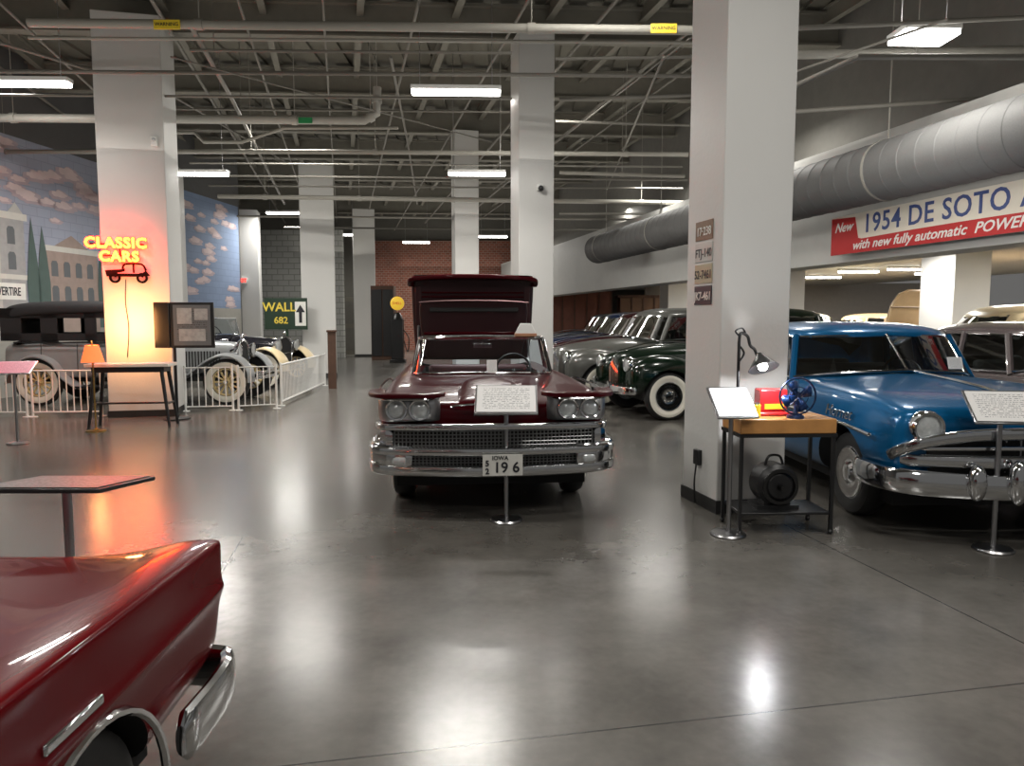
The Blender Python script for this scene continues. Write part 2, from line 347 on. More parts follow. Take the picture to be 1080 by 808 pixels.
def fifties(name,label,loc,rz,paint,seat=SEATG,white=True,grille=True,split=False):
    root=thing(name,label,'car',loc,rz)
    secs=[(.10,.42,.84,.89,.92),(.15,.36,.92,.97,.985),(.5,.30,.97,1.015,1.06),(.9,.27,.99,1.03,1.095),(1.6,.26,.995,1.03,1.13),(2.3,.25,.995,1.02,1.10),(3.6,.25,.99,1.0,1.09),(4.3,.28,.97,.96,1.07),(4.9,.34,.9,.86,.93),(5.15,.42,.8,.74,.76)]
    ar=[]
    for y in (.87,4.0):
        for s in (1,-1): ar.append((y,.36,.39,s*.55,s*1.3))
    blob('body',[S8(*q) for q in secs],paint,root,ar,[(-.66,.66,2.0,4.15,.4,1.4)])
    for y in (.87,4.0):
        for s in (1,-1): wheel(root,s*.80,y,.345,.19,white)
    base=[(0,1.62,1.125),(.58,1.70,1.10),(.89,2.04,1.035),(.905,2.95,1.015),(.895,3.6,1.015),(.81,4.12,1.03),(.60,4.38,1.045),(0,4.50,1.065)]
    top=[(0,2.02,1.455),(.57,2.06,1.445),(.77,2.28,1.435),(.82,2.95,1.455),(.80,3.5,1.445),(.71,3.82,1.425),(.53,3.96,1.41),(0,4.06,1.41)]
    cabin(root,base,top,['ws','ws','side','side','solid','rear','rear'],paint,.14,.036,split=split)
    bench(root,2.75,.6,seat,.5,.62); bench(root,3.65,.6,seat,.5,.62); steering(root,.35,2.3,1.04)
    bm=BM(); bx(bm,-.64,.64,2.02,2.2,.7,1.03); obj('dashboard',bm,BLACK,root,bev=.03)
    for s in (1,-1): headlight(root,s*.72,.085,.83,.105)
    if grille:
        bm=BM(); sweep(bm,cat([(-.70,.12,.61),(-.4,.05,.63),(0,.03,.63),(.4,.05,.63),(.70,.12,.61)]),.035,.14); obj('grille_opening',bm,DARK,root)
        bm=BM()
        sweep(bm,cat([(-.90,.24,.60),(-.80,.09,.71),(-.5,-.01,.785),(0,-.05,.805),(.5,-.01,.785),(.80,.09,.71),(.90,.24,.60)]),.05,.044)
        sweep(bm,cat([(-.86,.18,.585),(-.4,-.03,.605),(0,-.07,.605),(.4,-.03,.605),(.86,.18,.585)]),.06,.05)
        sweep(bm,cat([(-.74,.12,.675),(-.4,-.0,.695),(0,-.03,.70),(.4,-.0,.695),(.74,.12,.675)]),.03,.016)
        obj('grille_bar',bm,CHROME,root)
        bm=BM()
        for k in range(-6,7): tube(bm,[(k*.1,.0+.1*(k/6)**2,.52),(k*.1,.0+.1*(k/6)**2,.75)],.008,5)
        obj('grille_teeth',bm,STEEL,root)
    bm=BM(); sweep(bm,cat([(-.99,.55,.455),(-.97,.2,.455),(-.8,.0,.45),(-.4,-.12,.445),(0,-.15,.445),(.4,-.12,.445),(.8,.0,.45),(.97,.2,.455),(.99,.55,.455)]),.045,.09); obj('front_bumper',bm,CHROME,root)
    for s in (1,-1):
        bm=BM(); sphere(bm,(s*.24,-.19,.49),.08,(.85,.8,2.)); obj('bumper_guard',bm,CHROME,root)
        bm=BM(); sphere(bm,(s*.50,-.15,.48),.075,(.85,.8,1.7)); obj('bumper_guard',bm,CHROME,root)
    bm=BM(); sweep(bm,cat([(-.95,4.7,.5),(-.85,5.1,.5),(-.4,5.25,.5),(.4,5.25,.5),(.85,5.1,.5),(.95,4.7,.5)]),.035,.085); obj('rear_bumper',bm,CHROME,root)
    bm=BM()
    for s in (1,-1): tube(bm,cat([(s*1.0,.35,.74),(s*1.0,.9,.77),(s*1.0,2.,.775),(s*.995,3.4,.77)]),.014,6)
    tube(bm,cat([(0,.22,1.025),(0,.7,1.08),(0,1.5,1.13)]),.014,6)
    obj('side_trim',bm,CHROME,root)
    bm=BM(); bx(bm,-.8,.8,.35,4.7,.2,.34); obj('underbody',bm,DARK,root)
    return root
def forties(name,label,loc,rz,paint,seat=SEATG,scale=1.):
    root=thing(name,label,'car',loc,rz); root.scale=(scale,scale,scale)
    secs=[(.10,.45,.17,.80,.95),(.18,.42,.27,.88,1.04),(.8,.4,.40,.98,1.14),(1.5,.36,.56,1.02,1.18),(1.78,.32,.74,1.02,1.15),(2.6,.3,.82,1.0,1.1),(3.6,.3,.80,1.0,1.12),(4.3,.34,.70,.92,1.05),(4.75,.42,.52,.75,.8),(4.85,.5,.4,.65,.65)]
    blob('body',[S8(*q) for q in secs],paint,root,[(3.75,.37,.40,s*.5,s*1.3) for s in (1,-1)],[(-.58,.58,1.9,3.9,.45,1.4)])
    def ring(cx,y,a,zb,zt):
        out=[]
        for k in range(12):
            t=2*PI*k/12; out.append(Vector((cx+a*math.copysign(abs(math.cos(t))**.8,math.cos(t)),y,(zb+zt)/2+(zt-zb)/2*math.copysign(abs(math.sin(t))**.8,math.sin(t)))))
        return out
    for s in (1,-1):
        fr=[(.08,.09,.5,.74),(.12,.2,.4,.86),(.32,.26,.34,.98),(.68,.27,.32,1.0),(1.1,.24,.32,.9),(1.6,.16,.32,.64),(1.9,.07,.33,.46)]
        blob('front_fender',[ring(s*.66,*q) for q in fr],paint,root,[(.66,.36,.40,s*.5,s*1.3)])
        rr=[(3.05,.08,.33,.5),(3.3,.17,.33,.76),(3.75,.23,.33,.9),(4.2,.21,.35,.8),(4.6,.13,.4,.62),(4.7,.06,.42,.5)]
        blob('rear_fender',[ring(s*.74,*q) for q in rr],paint,root,[(3.75,.37,.41,s*.6,s*1.3)])
        for y in (.66,3.75): wheel(root,s*(.80 if y<2 else .84),y,.36,.17,True)
        headlight(root,s*.60,.10,.83,.1)
        bm=BM(); bx(bm,s*.72,s*.92,1.7,3.3,.30,.35); obj('running_board',bm,BLACK,root,bev=.01)
    base=[(0,1.50,1.17),(.4,1.57,1.155),(.68,1.85,1.085),(.77,2.7,1.06),(.75,3.35,1.07),(.62,3.8,1.10),(.42,3.98,1.11),(0,4.06,1.12)]
    top=[(0,1.78,1.55),(.42,1.83,1.54),(.62,2.06,1.53),(.68,2.7,1.56),(.66,3.25,1.55),(.55,3.48,1.52),(.40,3.6,1.50),(0,3.65,1.50)]
    cabin(root,base,top,['ws','ws','side','side','solid','rear','rear'],paint,.16,.042)
    bench(root,2.5,.52,seat); bench(root,3.3,.52,seat); steering(root,.3,2.1,1.05)
    bm=BM()
    for k in range(-5,6):
        x=k*.035; tube(bm,[(x,.07+abs(x)*.25,.5),(x,.065+abs(x)*.25,.75),(x*.8,.11+abs(x)*.25,.9-abs(x)*.3)],.008,6)
    obj('grille',bm,CHROME,root)
    bm=BM(); sweep(bm,cat([(-.88,.14,.45),(-.7,-.02,.45),(0,-.07,.45),(.7,-.02,.45),(.88,.14,.45)]),.025,.06)
    for s in (1,-1): box(bm,(s*.3,-.07,.46),(.06,.06,.2)); box(bm,(s*.3,.1,.44),(.05,.36,.05))
    obj('front_bumper',bm,CHROME,root)
    bm=BM(); tube(bm,cat([(0,.12,1.0),(0,.8,1.15),(0,1.5,1.19)]),.012,6); obj('hood_trim',bm,CHROME,root)
    bm=BM(); bx(bm,-.6,.6,.5,4.4,.24,.42); obj('underbody',bm,DARK,root)
    return root
def ribbon(bm,pts,x0,x1,t=.02,crown=.03):
    P=cat([(0,y,z) for y,z in pts],6); rings=[]
    for i,p in enumerate(P):
        T=(P[min(i+1,len(P)-1)]-P[max(i-1,0)]).normalized(); Nn=Vector((0,-T.z,T.y))
        if Nn.z<0 and abs(Nn.z)>abs(Nn.y): Nn=-Nn
        xs=[x0,x0+(x1-x0)*.25,(x0+x1)/2,x0+(x1-x0)*.75,x1]; cr=[-crown,0,crown*.4,0,-crown]
        up=[Vector((x,p.y,p.z))+Nn*c for x,c in zip(xs,cr)]
        rings.append(up+[q-Nn*t for q in up[::-1]])
    loft(bm,rings); return bm
def vintage(name,label,loc,rz,paint,fend,topm=CANVAS,hood_m=None,spokes=SPOKEW,wb=3.5,canopy=True,bumper=True):
    root=thing(name,label,'car',loc,rz); hood_m=hood_m or paint
    def rb(y,w,z0,z1,k=.55):
        h=[(0,z0),(w*.96,z0),(w,z0+.06),(w,z0+(z1-z0)*k),(w*.93,z0+(z1-z0)*.82),(w*.6,z1-.02),(0,z1)]
        r=[Vector((x,y,z)) for x,z in h]; return r+[Vector((-p.x,p.y,p.z)) for p in r[-2:0:-1]]
    hd_=blob('hood',[rb(.0,.29,.58,1.13),rb(.05,.31,.56,1.16),rb(.6,.36,.55,1.19),rb(1.15,.42,.54,1.23),rb(1.2,.42,.54,1.23)],hood_m,root)
    for s in (1,-1):
        bm=BM()
        for k in range(14): box(bm,(s*(.345+.0045*k),.3+k*.055,.84),(.012,.02,.3))
        obj('louvers',bm,DARK,hd_)
    blob('body',[rb(1.18,.43,.5,1.24),rb(1.24,.46,.5,1.26),rb(1.5,.58,.5,1.27,.7),rb(2.2,.70,.5,1.24,.75),rb(3.3,.72,.5,1.24,.75),rb(3.9,.68,.5,1.24,.75),rb(4.15,.58,.56,1.2,.7),rb(4.2,.5,.6,1.15)],paint,root,(),[(-.56,.56,1.7,3.95,.7,1.5)])
    bm=BM()
    for s in (1,-1):
        tube(bm,cat([(s*.6,1.55,1.19),(s*.715,2.2,1.17),(s*.735,3.3,1.17),(s*.69,3.9,1.17)]),.012,6)
        for y in (1.95,2.75,3.4): tube(bm,[(s*(.725 if y>2 else .68),y,.56),(s*.715 if y>2 else s*.67,y,1.15)],.006,5)
    obj('belt_trim',bm,BLACK,root)
    bm=BM(); bx(bm,-.42,.42,-.2,wb+.75,.42,.52); obj('chassis',bm,BLACK,root)
    bm=BM()
    fr=[(-.27,.58),(-.3,1.0),(-.22,1.14),(0,1.2),(.22,1.14),(.3,1.0),(.27,.58)]
    tube(bm,[(x,-.03,z) for x,z in fr],.035,8,True); sphere(bm,(0,-.03,1.27),.045); obj('radiator_shell',bm,CHROME,root)
    bm=BM(); prism(bm,fr,.03,-.03); obj('radiator_core',bm,DARK,root)
    for s in (1,-1):
        bm=BM(); ribbon(bm,[(-.42,.42),(-.40,.66),(-.2,.89),(.1,.96),(.42,.84),(.75,.6),(1.15,.42),(1.4,.36)],s*.45,s*.86); obj('front_fender',bm,fend,root)
        bm=BM(); ribbon(bm,[(wb-.75,.36),(wb-.5,.55),(wb-.32,.82),(wb,.95),(wb+.3,.86),(wb+.5,.62),(wb+.58,.42)],s*.52,s*.86); obj('rear_fender',bm,fend,root)
        bm=BM(); bx(bm,s*.5,s*.86,1.35,wb-.7,.33,.37); obj('running_board',bm,BLACK,root,bev=.008)
        for y in (.05,wb): wheel(root,s*.72,y,.43,.14,True,spokes=spokes)
        bm=BM(); lathe(bm,[(0,-.17),(.05,-.16),(.12,-.06),(.145,.0),(.15,.02),(.13,.025)],axm((s*.42,-.1,.98),(0,-1,0)),24); hh=obj('headlight',bm,CHROME,root)
        bm=BM(); lathe(bm,[(0,.035),(.08,.028),(.135,.015),(.135,0),(0,0)],axm((s*.42,-.1,.98),(0,-1,0)),24); obj('lens',bm,LENS,hh)
    bm=BM(); cyl(bm,(-.5,-.02,.8),(.5,-.02,.8),.018); cyl(bm,(-.42,-.02,.98),(-.42,-.02,.8),.02); cyl(bm,(.42,-.02,.98),(.42,-.02,.8),.02); obj('lamp_bar',bm,CHROME,root)
    bm=BM(); cyl(bm,(-.72,.05,.43),(.72,.05,.43),.04); obj('axle',bm,BLACK,root)
    bm=BM(); cyl(bm,(-.72,wb,.43),(.72,wb,.43),.05); obj('axle',bm,BLACK,root)
    if bumper:
        bm=BM()
        for z in (.5,.6): sweep(bm,cat([(-.8,-.5,z),(-.4,-.58,z),(0,-.6,z),(.4,-.58,z),(.8,-.5,z)]),.012,.028)
        for s in (1,-1): box(bm,(s*.35,-.38,.52),(.05,.42,.06))
        obj('front_bumper',bm,CHROME,root)
    zt=1.78 if canopy else 1.62
    bm=BM(); tube(bm,[(-.62,1.55,1.22),(-.62,1.64,zt),(.62,1.64,zt),(.62,1.55,1.22)],.02,8,True); obj('windshield_frame',bm,CHROME,root)
    bm=BM(); loft(bm,[[Vector((-.6,1.55,1.24)),Vector((.6,1.55,1.24))],[Vector((-.6,1.64,zt-.02)),Vector((.6,1.64,zt-.02))]],False,False); obj('windshield',bm,CLEAR,root)
    if canopy:
        def rt(y,w,z0,z1): 
            h=[(0,z0),(w*.96,z0),(w,z0+.03),(w,z1-.10),(w*.9,z1-.03),(w*.5,z1),(0,z1+.01)]
            r=[Vector((x,y,z)) for x,z in h]; return r+[Vector((-p.x,p.y,p.z)) for p in r[-2:0:-1]]
        blob('canvas_top',[rt(1.38,.66,1.72,1.84),rt(1.42,.69,1.71,1.87),rt(2.2,.74,1.70,1.94),rt(3.2,.74,1.68,1.95),rt(4.0,.72,1.60,1.91),rt(4.14,.64,1.52,1.80)],topm,root)
        bm=BM(); loft(bm,[[Vector((x,4.12,1.2)) for x in(-.66,.66)],[Vector((x,4.12,1.8)) for x in (-.66,.66)]],False,False); obj('rear_curtain',bm,topm,root,solid=.03)
        for s in (1,-1):
            bm=BM()
            for y0,y1 in ((1.62,1.74),(2.40,2.60),(3.1,3.4),(3.75,4.12)): bx(bm,s*.67,s*.70,y0,y1,1.2,1.8)
            bx(bm,s*.67,s*.70,1.62,4.12,1.2,1.34); bx(bm,s*.67,s*.70,1.62,4.12,1.62,1.8)
            obj('side_curtain',bm,topm,root)
    else:
        bm=BM(); sweep(bm,cat([(-.72,3.4,1.22),(-.6,3.85,1.3),(0,4.0,1.34),(.6,3.85,1.3),(.72,3.4,1.22)]),.16,.1); obj('folded_top',bm,topm,root)
    bench(root,2.3,.5,BLACK,.75,.5); bench(root,3.5,.5,BLACK,.75,.5); steering(root,.28,1.95,1.25)
    return root
# ------------------------------------------------------------ setting
bm=BM(); bx(bm,-16,20,-6,42,-.1,0); struct('floor',bm,floormat(),flat=True)
DECK=mat('roof_deck',(.15,.142,.115),.8,var=.15,scale=1.5)
bm=BM()
x=-17
while x<14:
    bx(bm,x,x+.3,-2,40,7.08,7.14); bx(bm,x+.3,x+.6,-2,40,7.14,7.2); x+=.6
struct('ceiling',bm,DECK,flat=True)
WALLD=mat('grey_wall',(.16,.155,.14),.8,var=.15)
BRICK=brickmat('red_brick',(.26,.08,.048),(.17,.055,.034),(.3,.25,.21),2.2)
BLOCK=brickmat('pale_block',(.34,.345,.325),(.3,.305,.29),(.2,.2,.19),1.1)
bm=BM(); bx(bm,-18,16,38.2,38.6,0,7.1); struct('wall_back',bm,mat('dark_back_wall',(.12,.115,.1),.8),flat=True)
p0=at(396,300,38); p1=at(612,300,38)
bm=BM(); bx(bm,p0.x,p1.x,37.9,38.2,0,5.6); struct('wall_back_brick',bm,BRICK,flat=True)
mA=Vector((-10.9,10,0)); mB=Vector((-9.2,25,0)); mang=math.atan2(15,1.7)
bm=BM(); bx(bm,-10,15.1,0,.3,0,7.1); w=struct('wall_left',bm,mat('dark_left_wall',(.1,.1,.1),.8),flat=True); w.location=mA; w.rotation_euler=(0,0,mang)
bm=BM(); bx(bm,-12.,-6.9,30,30.3,0,5.2); struct('wall_left_end',bm,BLOCK,flat=True)
def line_x(a,d): return a-.231*d
def along(a,d0,d1):
    p=Vector((line_x(a,d0),d0,0)); L=(d1-d0)/math.cos(PSI); return p,L
p,L=along(8.0,2,37)
bm=BM(); bx(bm,0,.55,0,L,2.5,4.35); w=struct('trim_1',bm,CONC,flat=True); w.location=p; w.rotation_euler=(0,0,PSI)
bm=BM(); bx(bm,.9,1.2,0,L,4.0,7.1); w=struct('wall_right_upper',bm,WALLD,flat=True); w.location=p; w.rotation_euler=(0,0,PSI)
bm=BM(); bx(bm,.56,14,0,L,3.1,3.3); w=struct('ceiling_low',bm,LOWC,flat=True); w.location=p; w.rotation_euler=(0,0,PSI)
bm=BM(); bx(bm,6,20,33,33.3,0,3.2); struct('wall_right_end',bm,mat('pale_end_wall',(.4,.37,.33),.8),flat=True)
# ------------------------------------------------------------ columns
BASEB=mat('black_baseboard',(.02,.02,.02),.5)
def column(px,d,w,z1,label):
    p=at(px,400,d); t=thing('square_column',label,'column',(p.x,d,0),PSI)
    bm=BM(); bx(bm,0,w,0,w,0,z1); obj('shaft',bm,WHITEP,t,bev=.012)
    bm=BM(); bx(bm,-.012,w+.012,-.012,w+.012,0,.11); obj('plinth',bm,BASEB,t)
    return t
colA=column(759,5.9,.62,6.4,'big white square column beside the work table, with old licence plates')
colB=column(547,12.6,.62,6.4,'white column behind the maroon car with a camera dome on it')
column(481,19,.62,6.4,'slim white column beyond the raised trunk lid, second back in the middle row')
colE=column(113,11.8,1.0,6.4,'white column at left carrying the red and yellow neon sign')
column(153,18.2,.9,5.3,'white column mostly hidden behind the neon sign column')
column(320,20,.9,5.75,'white column right of the vintage cars, behind the wooden post')
colF=column(249,25,.85,5.3,'white column in front of the end of the sky mural')
column(375,31,.9,6.2,'farthest white column, left of the brick back wall')
column(1001,15,.9,3.1,'white column under the low beam behind the cream car')
column(824,19,.6,3.1,'small white column under the low ceiling behind the blue car')
column(703,27,.75,3.1,'small far white column just left of the big plate column')
def licence(parent_loc,rz,s1,m,ink,label,z,ww=.30,hh=.16):
    t=thing('licence_plate',label,'licence plate',parent_loc,rz)
    bm=BM(); box(bm,(0,-.004,z),(ww,.006,hh)); obj('plate',bm,m,t,bev=.002)
    text('numbers',s1,.10,ink,t,(0,-.009,z-.01),ext=.001,off=.001,xs=.9)
    return t
pl=colA.location+Matrix.Rotation(PSI,3,'Z')@Vector((0,.31,0)); prz=PSI-PI/2
RUST=mat('rusty_plate',(.2,.12,.07),.6,var=.4,scale=20); TANP=mat('tan_plate',(.42,.37,.25),.5); NAVYP=mat('dark_navy_plate',(.015,.02,.032),.4); PALEP=mat('pale_plate',(.5,.5,.47),.4)
for k,(s,m,i,l,z) in enumerate([('17·238',RUST,TEXTW,'rusty brown licence plate, topmost on the big column',2.34),('FTJ-140',PALEP,TEXTB,'pale licence plate with dark numbers, below the rusty one on the column',2.16),('52-7461',TANP,TEXTB,'tan licence plate, second from the bottom on the big column',1.98),('JK7-461',NAVYP,TEXTW,'dark navy licence plate, lowest on the big column',1.80)]):
    licence(pl,prz,s,m,i,l,z)
t=thing('power_outlet','black outlet box low on the left face of the big column','outlet',pl+Vector((0,0,0)),prz)
bm=BM(); box(bm,(.0,-.02,.42),(.09,.04,.13)); obj('box',bm,BLACK,t,bev=.005)
bm=BM(); tube(bm,cat([(0,-.03,.36),(.01,-.05,.2),(.03,-.05,.03)]),.008,6); obj('cord',bm,BLACK,t)
q=colB.location+Matrix.Rotation(PSI,3,'Z')@Vector((.36,0,0))
t=thing('security_camera','small white dome camera on the white column behind the maroon car','camera',(q.x,q.y,at(569,197,12.6).z),PSI)
bm=BM(); box(bm,(0,-.05,0),(.1,.1,.12)); obj('housing',bm,WHITEM,t,bev=.02)
bm=BM(); sphere(bm,(0,-.11,-.03),.05); obj('dome',bm,BLACK,t)
q=colF.location+Matrix.Rotation(PSI,3,'Z')@Vector((.28,0,0))
t=thing('exit_sign','small glowing red exit sign on the column by the end of the mural','exit sign',(q.x,q.y,at(258,296,25).z),PSI)
bm=BM(); box(bm,(0,-.03,0),(.4,.06,.22)); obj('housing',bm,WHITEM,t,bev=.01)
text('lettering','EXIT',.17,mat('exit_red_light',(1,.03,.02),.4,emit=5,ecol=(1,.02,.01),var=0),t,(0,-.064,0),off=.002)
t=thing('fire_alarm','small white alarm box high on the neon sign column','alarm',colE.location+Matrix.Rotation(PSI,3,'Z')@Vector((.86,0,at(168,148,11.9).z)),PSI)
bm=BM(); box(bm,(0,-.03,0),(.1,.06,.16)); obj('housing',bm,WHITEM,t,bev=.01); bm=BM(); sphere(bm,(0,-.06,.02),.03); obj('strobe',bm,LENS,t)
# ------------------------------------------------------------ roof beams, pipes, lights
for d in (9.6,12.9,16.2,19.4,22.6,26,30,34):
    bm=BM()
    for (y0,y1,z0,z1) in ((-.12,.12,6.42,6.46),(-.02,.02,6.46,6.96),(-.12,.12,6.96,7.0)): bx(bm,-14,9,y0,y1,z0,z1)
    o=tag(obj('roof_beam',bm,STEELG,flat=True),'grey steel I-beam running across under the roof deck','beam','cross beams under the roof deck'); o.location=(0,d+.3,0); o.rotation_euler=(0,0,R(3))
for k in range(15):
    a=-9.5+k*1.65; p,L=along(a,7.5,37.8)
    bm=BM(); bx(bm,-.07,.07,0,L,7.04,7.07); bx(bm,-.012,.012,0,L,6.8,7.04); bx(bm,-.06,.06,0,L,6.78,6.8)
    o=tag(obj('roof_joist',bm,STEELG,flat=True),'grey steel joist running lengthwise under the roof deck','joist','lengthwise joists under the roof deck'); o.location=p; o.rotation_euler=(0,0,PSI)
def pipe(pts,r,label,m=PIPEM,name='ceiling_pipe',collar=True,group=None):
    bm=BM(); tube(bm,pts,r,10)
    t=thing(name,label,'pipe',pts[0],0,group); o=obj('pipe_run',bm,m,t); o.location=-Vector(pts[0])
    if collar:
        for a,b in zip(pts,pts[1:]):
            a=Vector(a); b=Vector(b); n=max(1,int((b-a).length/2.2))
            for i in range(n):
                c=a+(b-a)*((i+.5)/n); dd=(b-a).normalized()*.05; bm=BM(); cyl(bm,c-dd,c+dd,r*1.25,n=10)
                cyl(bm,c,(c.x,c.y,7.09),.008,n=6)
                o=obj('hanger',bm,m,t); o.location=-Vector(pts[0])
    return t
P=lambda x,y,d:at(x,y,d)
pipe([P(30,24,9.4),P(390,28,9.4),P(731,32,9.4)],.055,'long pale pipe crossing the top of the view with yellow labels')
pipe([P(30,40,9.6),P(731,45,9.6)],.02,'thin conduit just below the topmost long pipe',collar=False)
pipe([P(-60,124,13.6),P(385,127,13.6),P(397,120,13.6),P(398,92,13.6)],.075,'thick pipe at left ending in an upturned elbow',mat('pale_pipe_paint',(.36,.35,.315),.55))
pipe([P(-60,160,15.2),P(330,160,15.2),P(726,163,15.2)],.045,'middle cross pipe below the thick elbow pipe')
pipe([P(230,207,18.4),P(726,214,18.4)],.055,'lowest cross pipe passing behind the two middle columns')
pipe([P(836,58,9),P(1100,52,9)],.05,'pale pipe at upper right above the duct')
pipe([P(836,92,8.6),P(905,60,7.8),P(1100,60,7.8)],.03,'thin bent pipe at upper right near the bright light',PIPED,collar=False)
pipe([P(200,25,9.4),P(245,105,13.0),P(300,215,24)],.034,'lengthwise pipe receding above the vintage cars',PIPED)
pipe([P(412,60,11),P(430,150,17),P(440,215,26)],.022,'thin lengthwise pipe left of the middle light',PIPED,collar=False)
pipe([P(735,35,9.4),P(590,148,16),P(520,200,22)],.013,'thin diagonal rod from upper right toward the middle column',PIPED,collar=False)
pipe([P(700,60,10),P(640,200,20)],.016,'thin conduit slanting down beside the big column',PIPED,collar=False)
pipe([P(180,60,10),P(520,150,17)],.012,'thin diagonal rod above the far cars',PIPED,collar=False)
pipe([P(0,45,10),P(180,100,14),P(300,170,22)],.022,'lengthwise conduit at the far left above the mural',PIPED,collar=False)
pipe([P(840,75,9),P(1000,20,7.6)],.014,'thin diagonal rod beside the bright square light',PIPED,collar=False)
pipe([P(180,140,14.2),P(205,140,14.2),P(215,150,14.2),P(255,150,14.2),P(300,135,14.2),P(420,135,14.2)],.03,'thin stepped pipe weaving below the thick elbow pipe',collar=False)
pipe([P(590,182,16.6),P(722,186,16.6)],.04,'short cross pipe between the middle column and the big column')
for (x0,y0,x1,y1,d,r) in ((-40,75,731,80,11.2,.028),(-40,100,540,104,12.2,.02),(190,185,725,190,17.0,.025),(250,228,720,232,21,.03),(300,240,700,243,25,.03),(590,105,731,100,12,.03),(836,118,1090,100,10,.028),(836,30,1090,18,8,.025),(180,115,540,118,14.6,.02),(200,172,720,176,16.1,.018),(586,62,731,60,10.6,.022),(586,128,728,132,13.9,.025),(220,196,720,199,18.0,.02),(200,53,540,56,10.2,.02),(590,225,720,226,20,.03)):
    pipe([P(x0,y0,d),P(x1,y1,d)],r,'thin grey conduit strung across under the roof beams',PIPED,collar=False,group='thin cross conduits under the roof')
for (a,z,r) in ((-6.2,6.2,.03),(-4.6,5.9,.022),(-2.7,6.25,.03),(-1.3,5.8,.02),(1.2,6.2,.025),(2.6,5.9,.022),(4.1,6.25,.03),(5.4,6.0,.03),(6.6,6.3,.022),(-.2,6.3,.02)):
    p,L=along(a,8.5,36); e=along(a,36,36)[0]
    pipe([Vector((p.x,p.y,z)),Vector((e.x,e.y,z))],r,'thin grey conduit running lengthwise under the roof beams',PIPED,collar=False,group='thin lengthwise conduits under the roof')
for (x,y,l) in ((176,26,'yellow warning label on the top pipe above the neon column'),(700,30,'yellow warning label on the top pipe left of the big column')):
    t=thing('pipe_label',l,'label',P(x,y,9.335)); b2=BM(); box(b2,(0,0,0),(.32,.02,.11)); obj('plate',b2,YELLOWL,t); text('lettering','WARNING',.06,TEXTB,t,(0,-.012,0))
t=thing('pipe_tag','small green tag on the thick elbow pipe','label',P(322,127,13.52)); b2=BM(); box(b2,(0,0,0),(.25,.02,.1)); obj('plate',b2,mat('green_tag',(.02,.25,.08),.5),t)
def lamp_area(loc,w,h,power,col=(1,.965,.90),rot=(0,0,0),name='ceiling_or_fill_lamp'):
    l=bpy.data.lights.new(name,'AREA'); l.shape='RECTANGLE'; l.size=w; l.size_y=h; l.energy=power; l.color=col
    o=bpy.data.objects.new(name,l); C.objects.link(o); o.location=loc; o.rotation_euler=rot; return o
def fixture(px,py,d,label,power,ln=1.22,dp=.16):
    p=at(px,py,d); t=thing('strip_light',label,'ceiling light',p,R(2),None)
    bm=BM(); bx(bm,-ln/2,ln/2,-dp/2,dp/2,.03,.09); obj('housing',bm,WHITEM,t,bev=.01)
    bm=BM(); bx(bm,-ln/2+.01,ln/2-.01,-dp/2+.01,dp/2-.01,-.025,.03); obj('tube',bm,LIGHTM,t,bev=.015)
    for s in (-.4,.4):
        bm=BM(); cyl(bm,(s*ln,0,.09),(s*ln,0,7.09-p.z),.006,n=6); obj('suspension_rod',bm,STEEL,t)
    lamp_area(p-Vector((0,0,.05)),ln,dp,power)
    return t
fixture(481,98,10.2,'bright strip light hanging above the maroon car',140)
fixture(26,89,10.2,'bright strip light cut by the left edge of the view',35)
fixture(210,184,15.6,'strip light just right of the neon sign column',170)
fixture(503,184,15.7,'strip light crossing in front of the second middle column',150)
fixture(300,225,25,'strip light left of the column behind the wooden post',170)
fixture(360,248,33,'small far strip light left of the farthest column',150)
fixture(439,256,33,'far strip light in front of the brick wall, left one',260)
fixture(520,250,31,'far strip light between the two middle columns',260)
fixture(974,40,8.3,'blown-out square light above the blue car at upper right',55,.62,.4)
for (x,y,d,l) in ((905,295,22,'left strip light under the low ceiling behind the blue car'),(958,292,21,'middle strip light under the low ceiling behind the blue car'),(985,296,23,'right strip light under the low ceiling behind the blue car'),(868,303,25,'faint far strip light under the low ceiling near the small column')):
    p=at(x,y,d); p.z=3.0; t=thing('strip_light',l,'ceiling light',p); bm=BM(); bx(bm,-.6,.6,-.08,.08,.03,.1); obj('housing',bm,WHITEM,t); bm=BM(); bx(bm,-.58,.58,-.06,.06,-.02,.03); obj('tube',bm,LIGHTM,t)
    lamp_area(p-Vector((0,0,.05)),1.2,.12,130)
for (x,y,e) in ((10.5,12,210),(8.5,9,90),(9,28,220),(12,18,220),(8.,15,110),(9.5,24,160)): lamp_area((x,y,2.95),1.2,.2,e)  # no fixtures here: lamps added to brighten the bay under the low ceiling
for (x,y,z,e) in ((-3.4,4.6,5.2,150),(-1.,-1.,4.8,105),(4.2,1.2,5.0,105),(-8.4,5.2,5.7,70),(.4,13.5,5.5,90),(4.3,13.6,5.2,90),(3.6,18,5.0,80),(3.2,23,5.0,80),(-4.5,15.5,5.6,130),(-8.5,12.3,5.4,110),(2.2,3.2,5.3,95),(1.2,8.4,5.7,85)):  # lamps without fixtures: some stand for unseen ceiling lights, the rest added as fill
    lamp_area((x,y,z),1.22,.25,e)
for (x,y,e) in ((-6,7,46),(0,7,38),(5,7,30),(-6,14,50),(0,14,46),(4,14,34),(-6,21,50),(-.5,21,50),(-6,28,50),(-1,28,50),(-3,35,50)):
    lamp_area((x,y,4.3),5.5,6,e,(1,.95,.86),(PI,0,0),'roof_bounce_fill')  # unseen upward lamps standing in for light bounced off the floor
dirv=Vector((.97,.24,.03)); e_=dirv.to_track_quat('-Z','Y').to_euler()
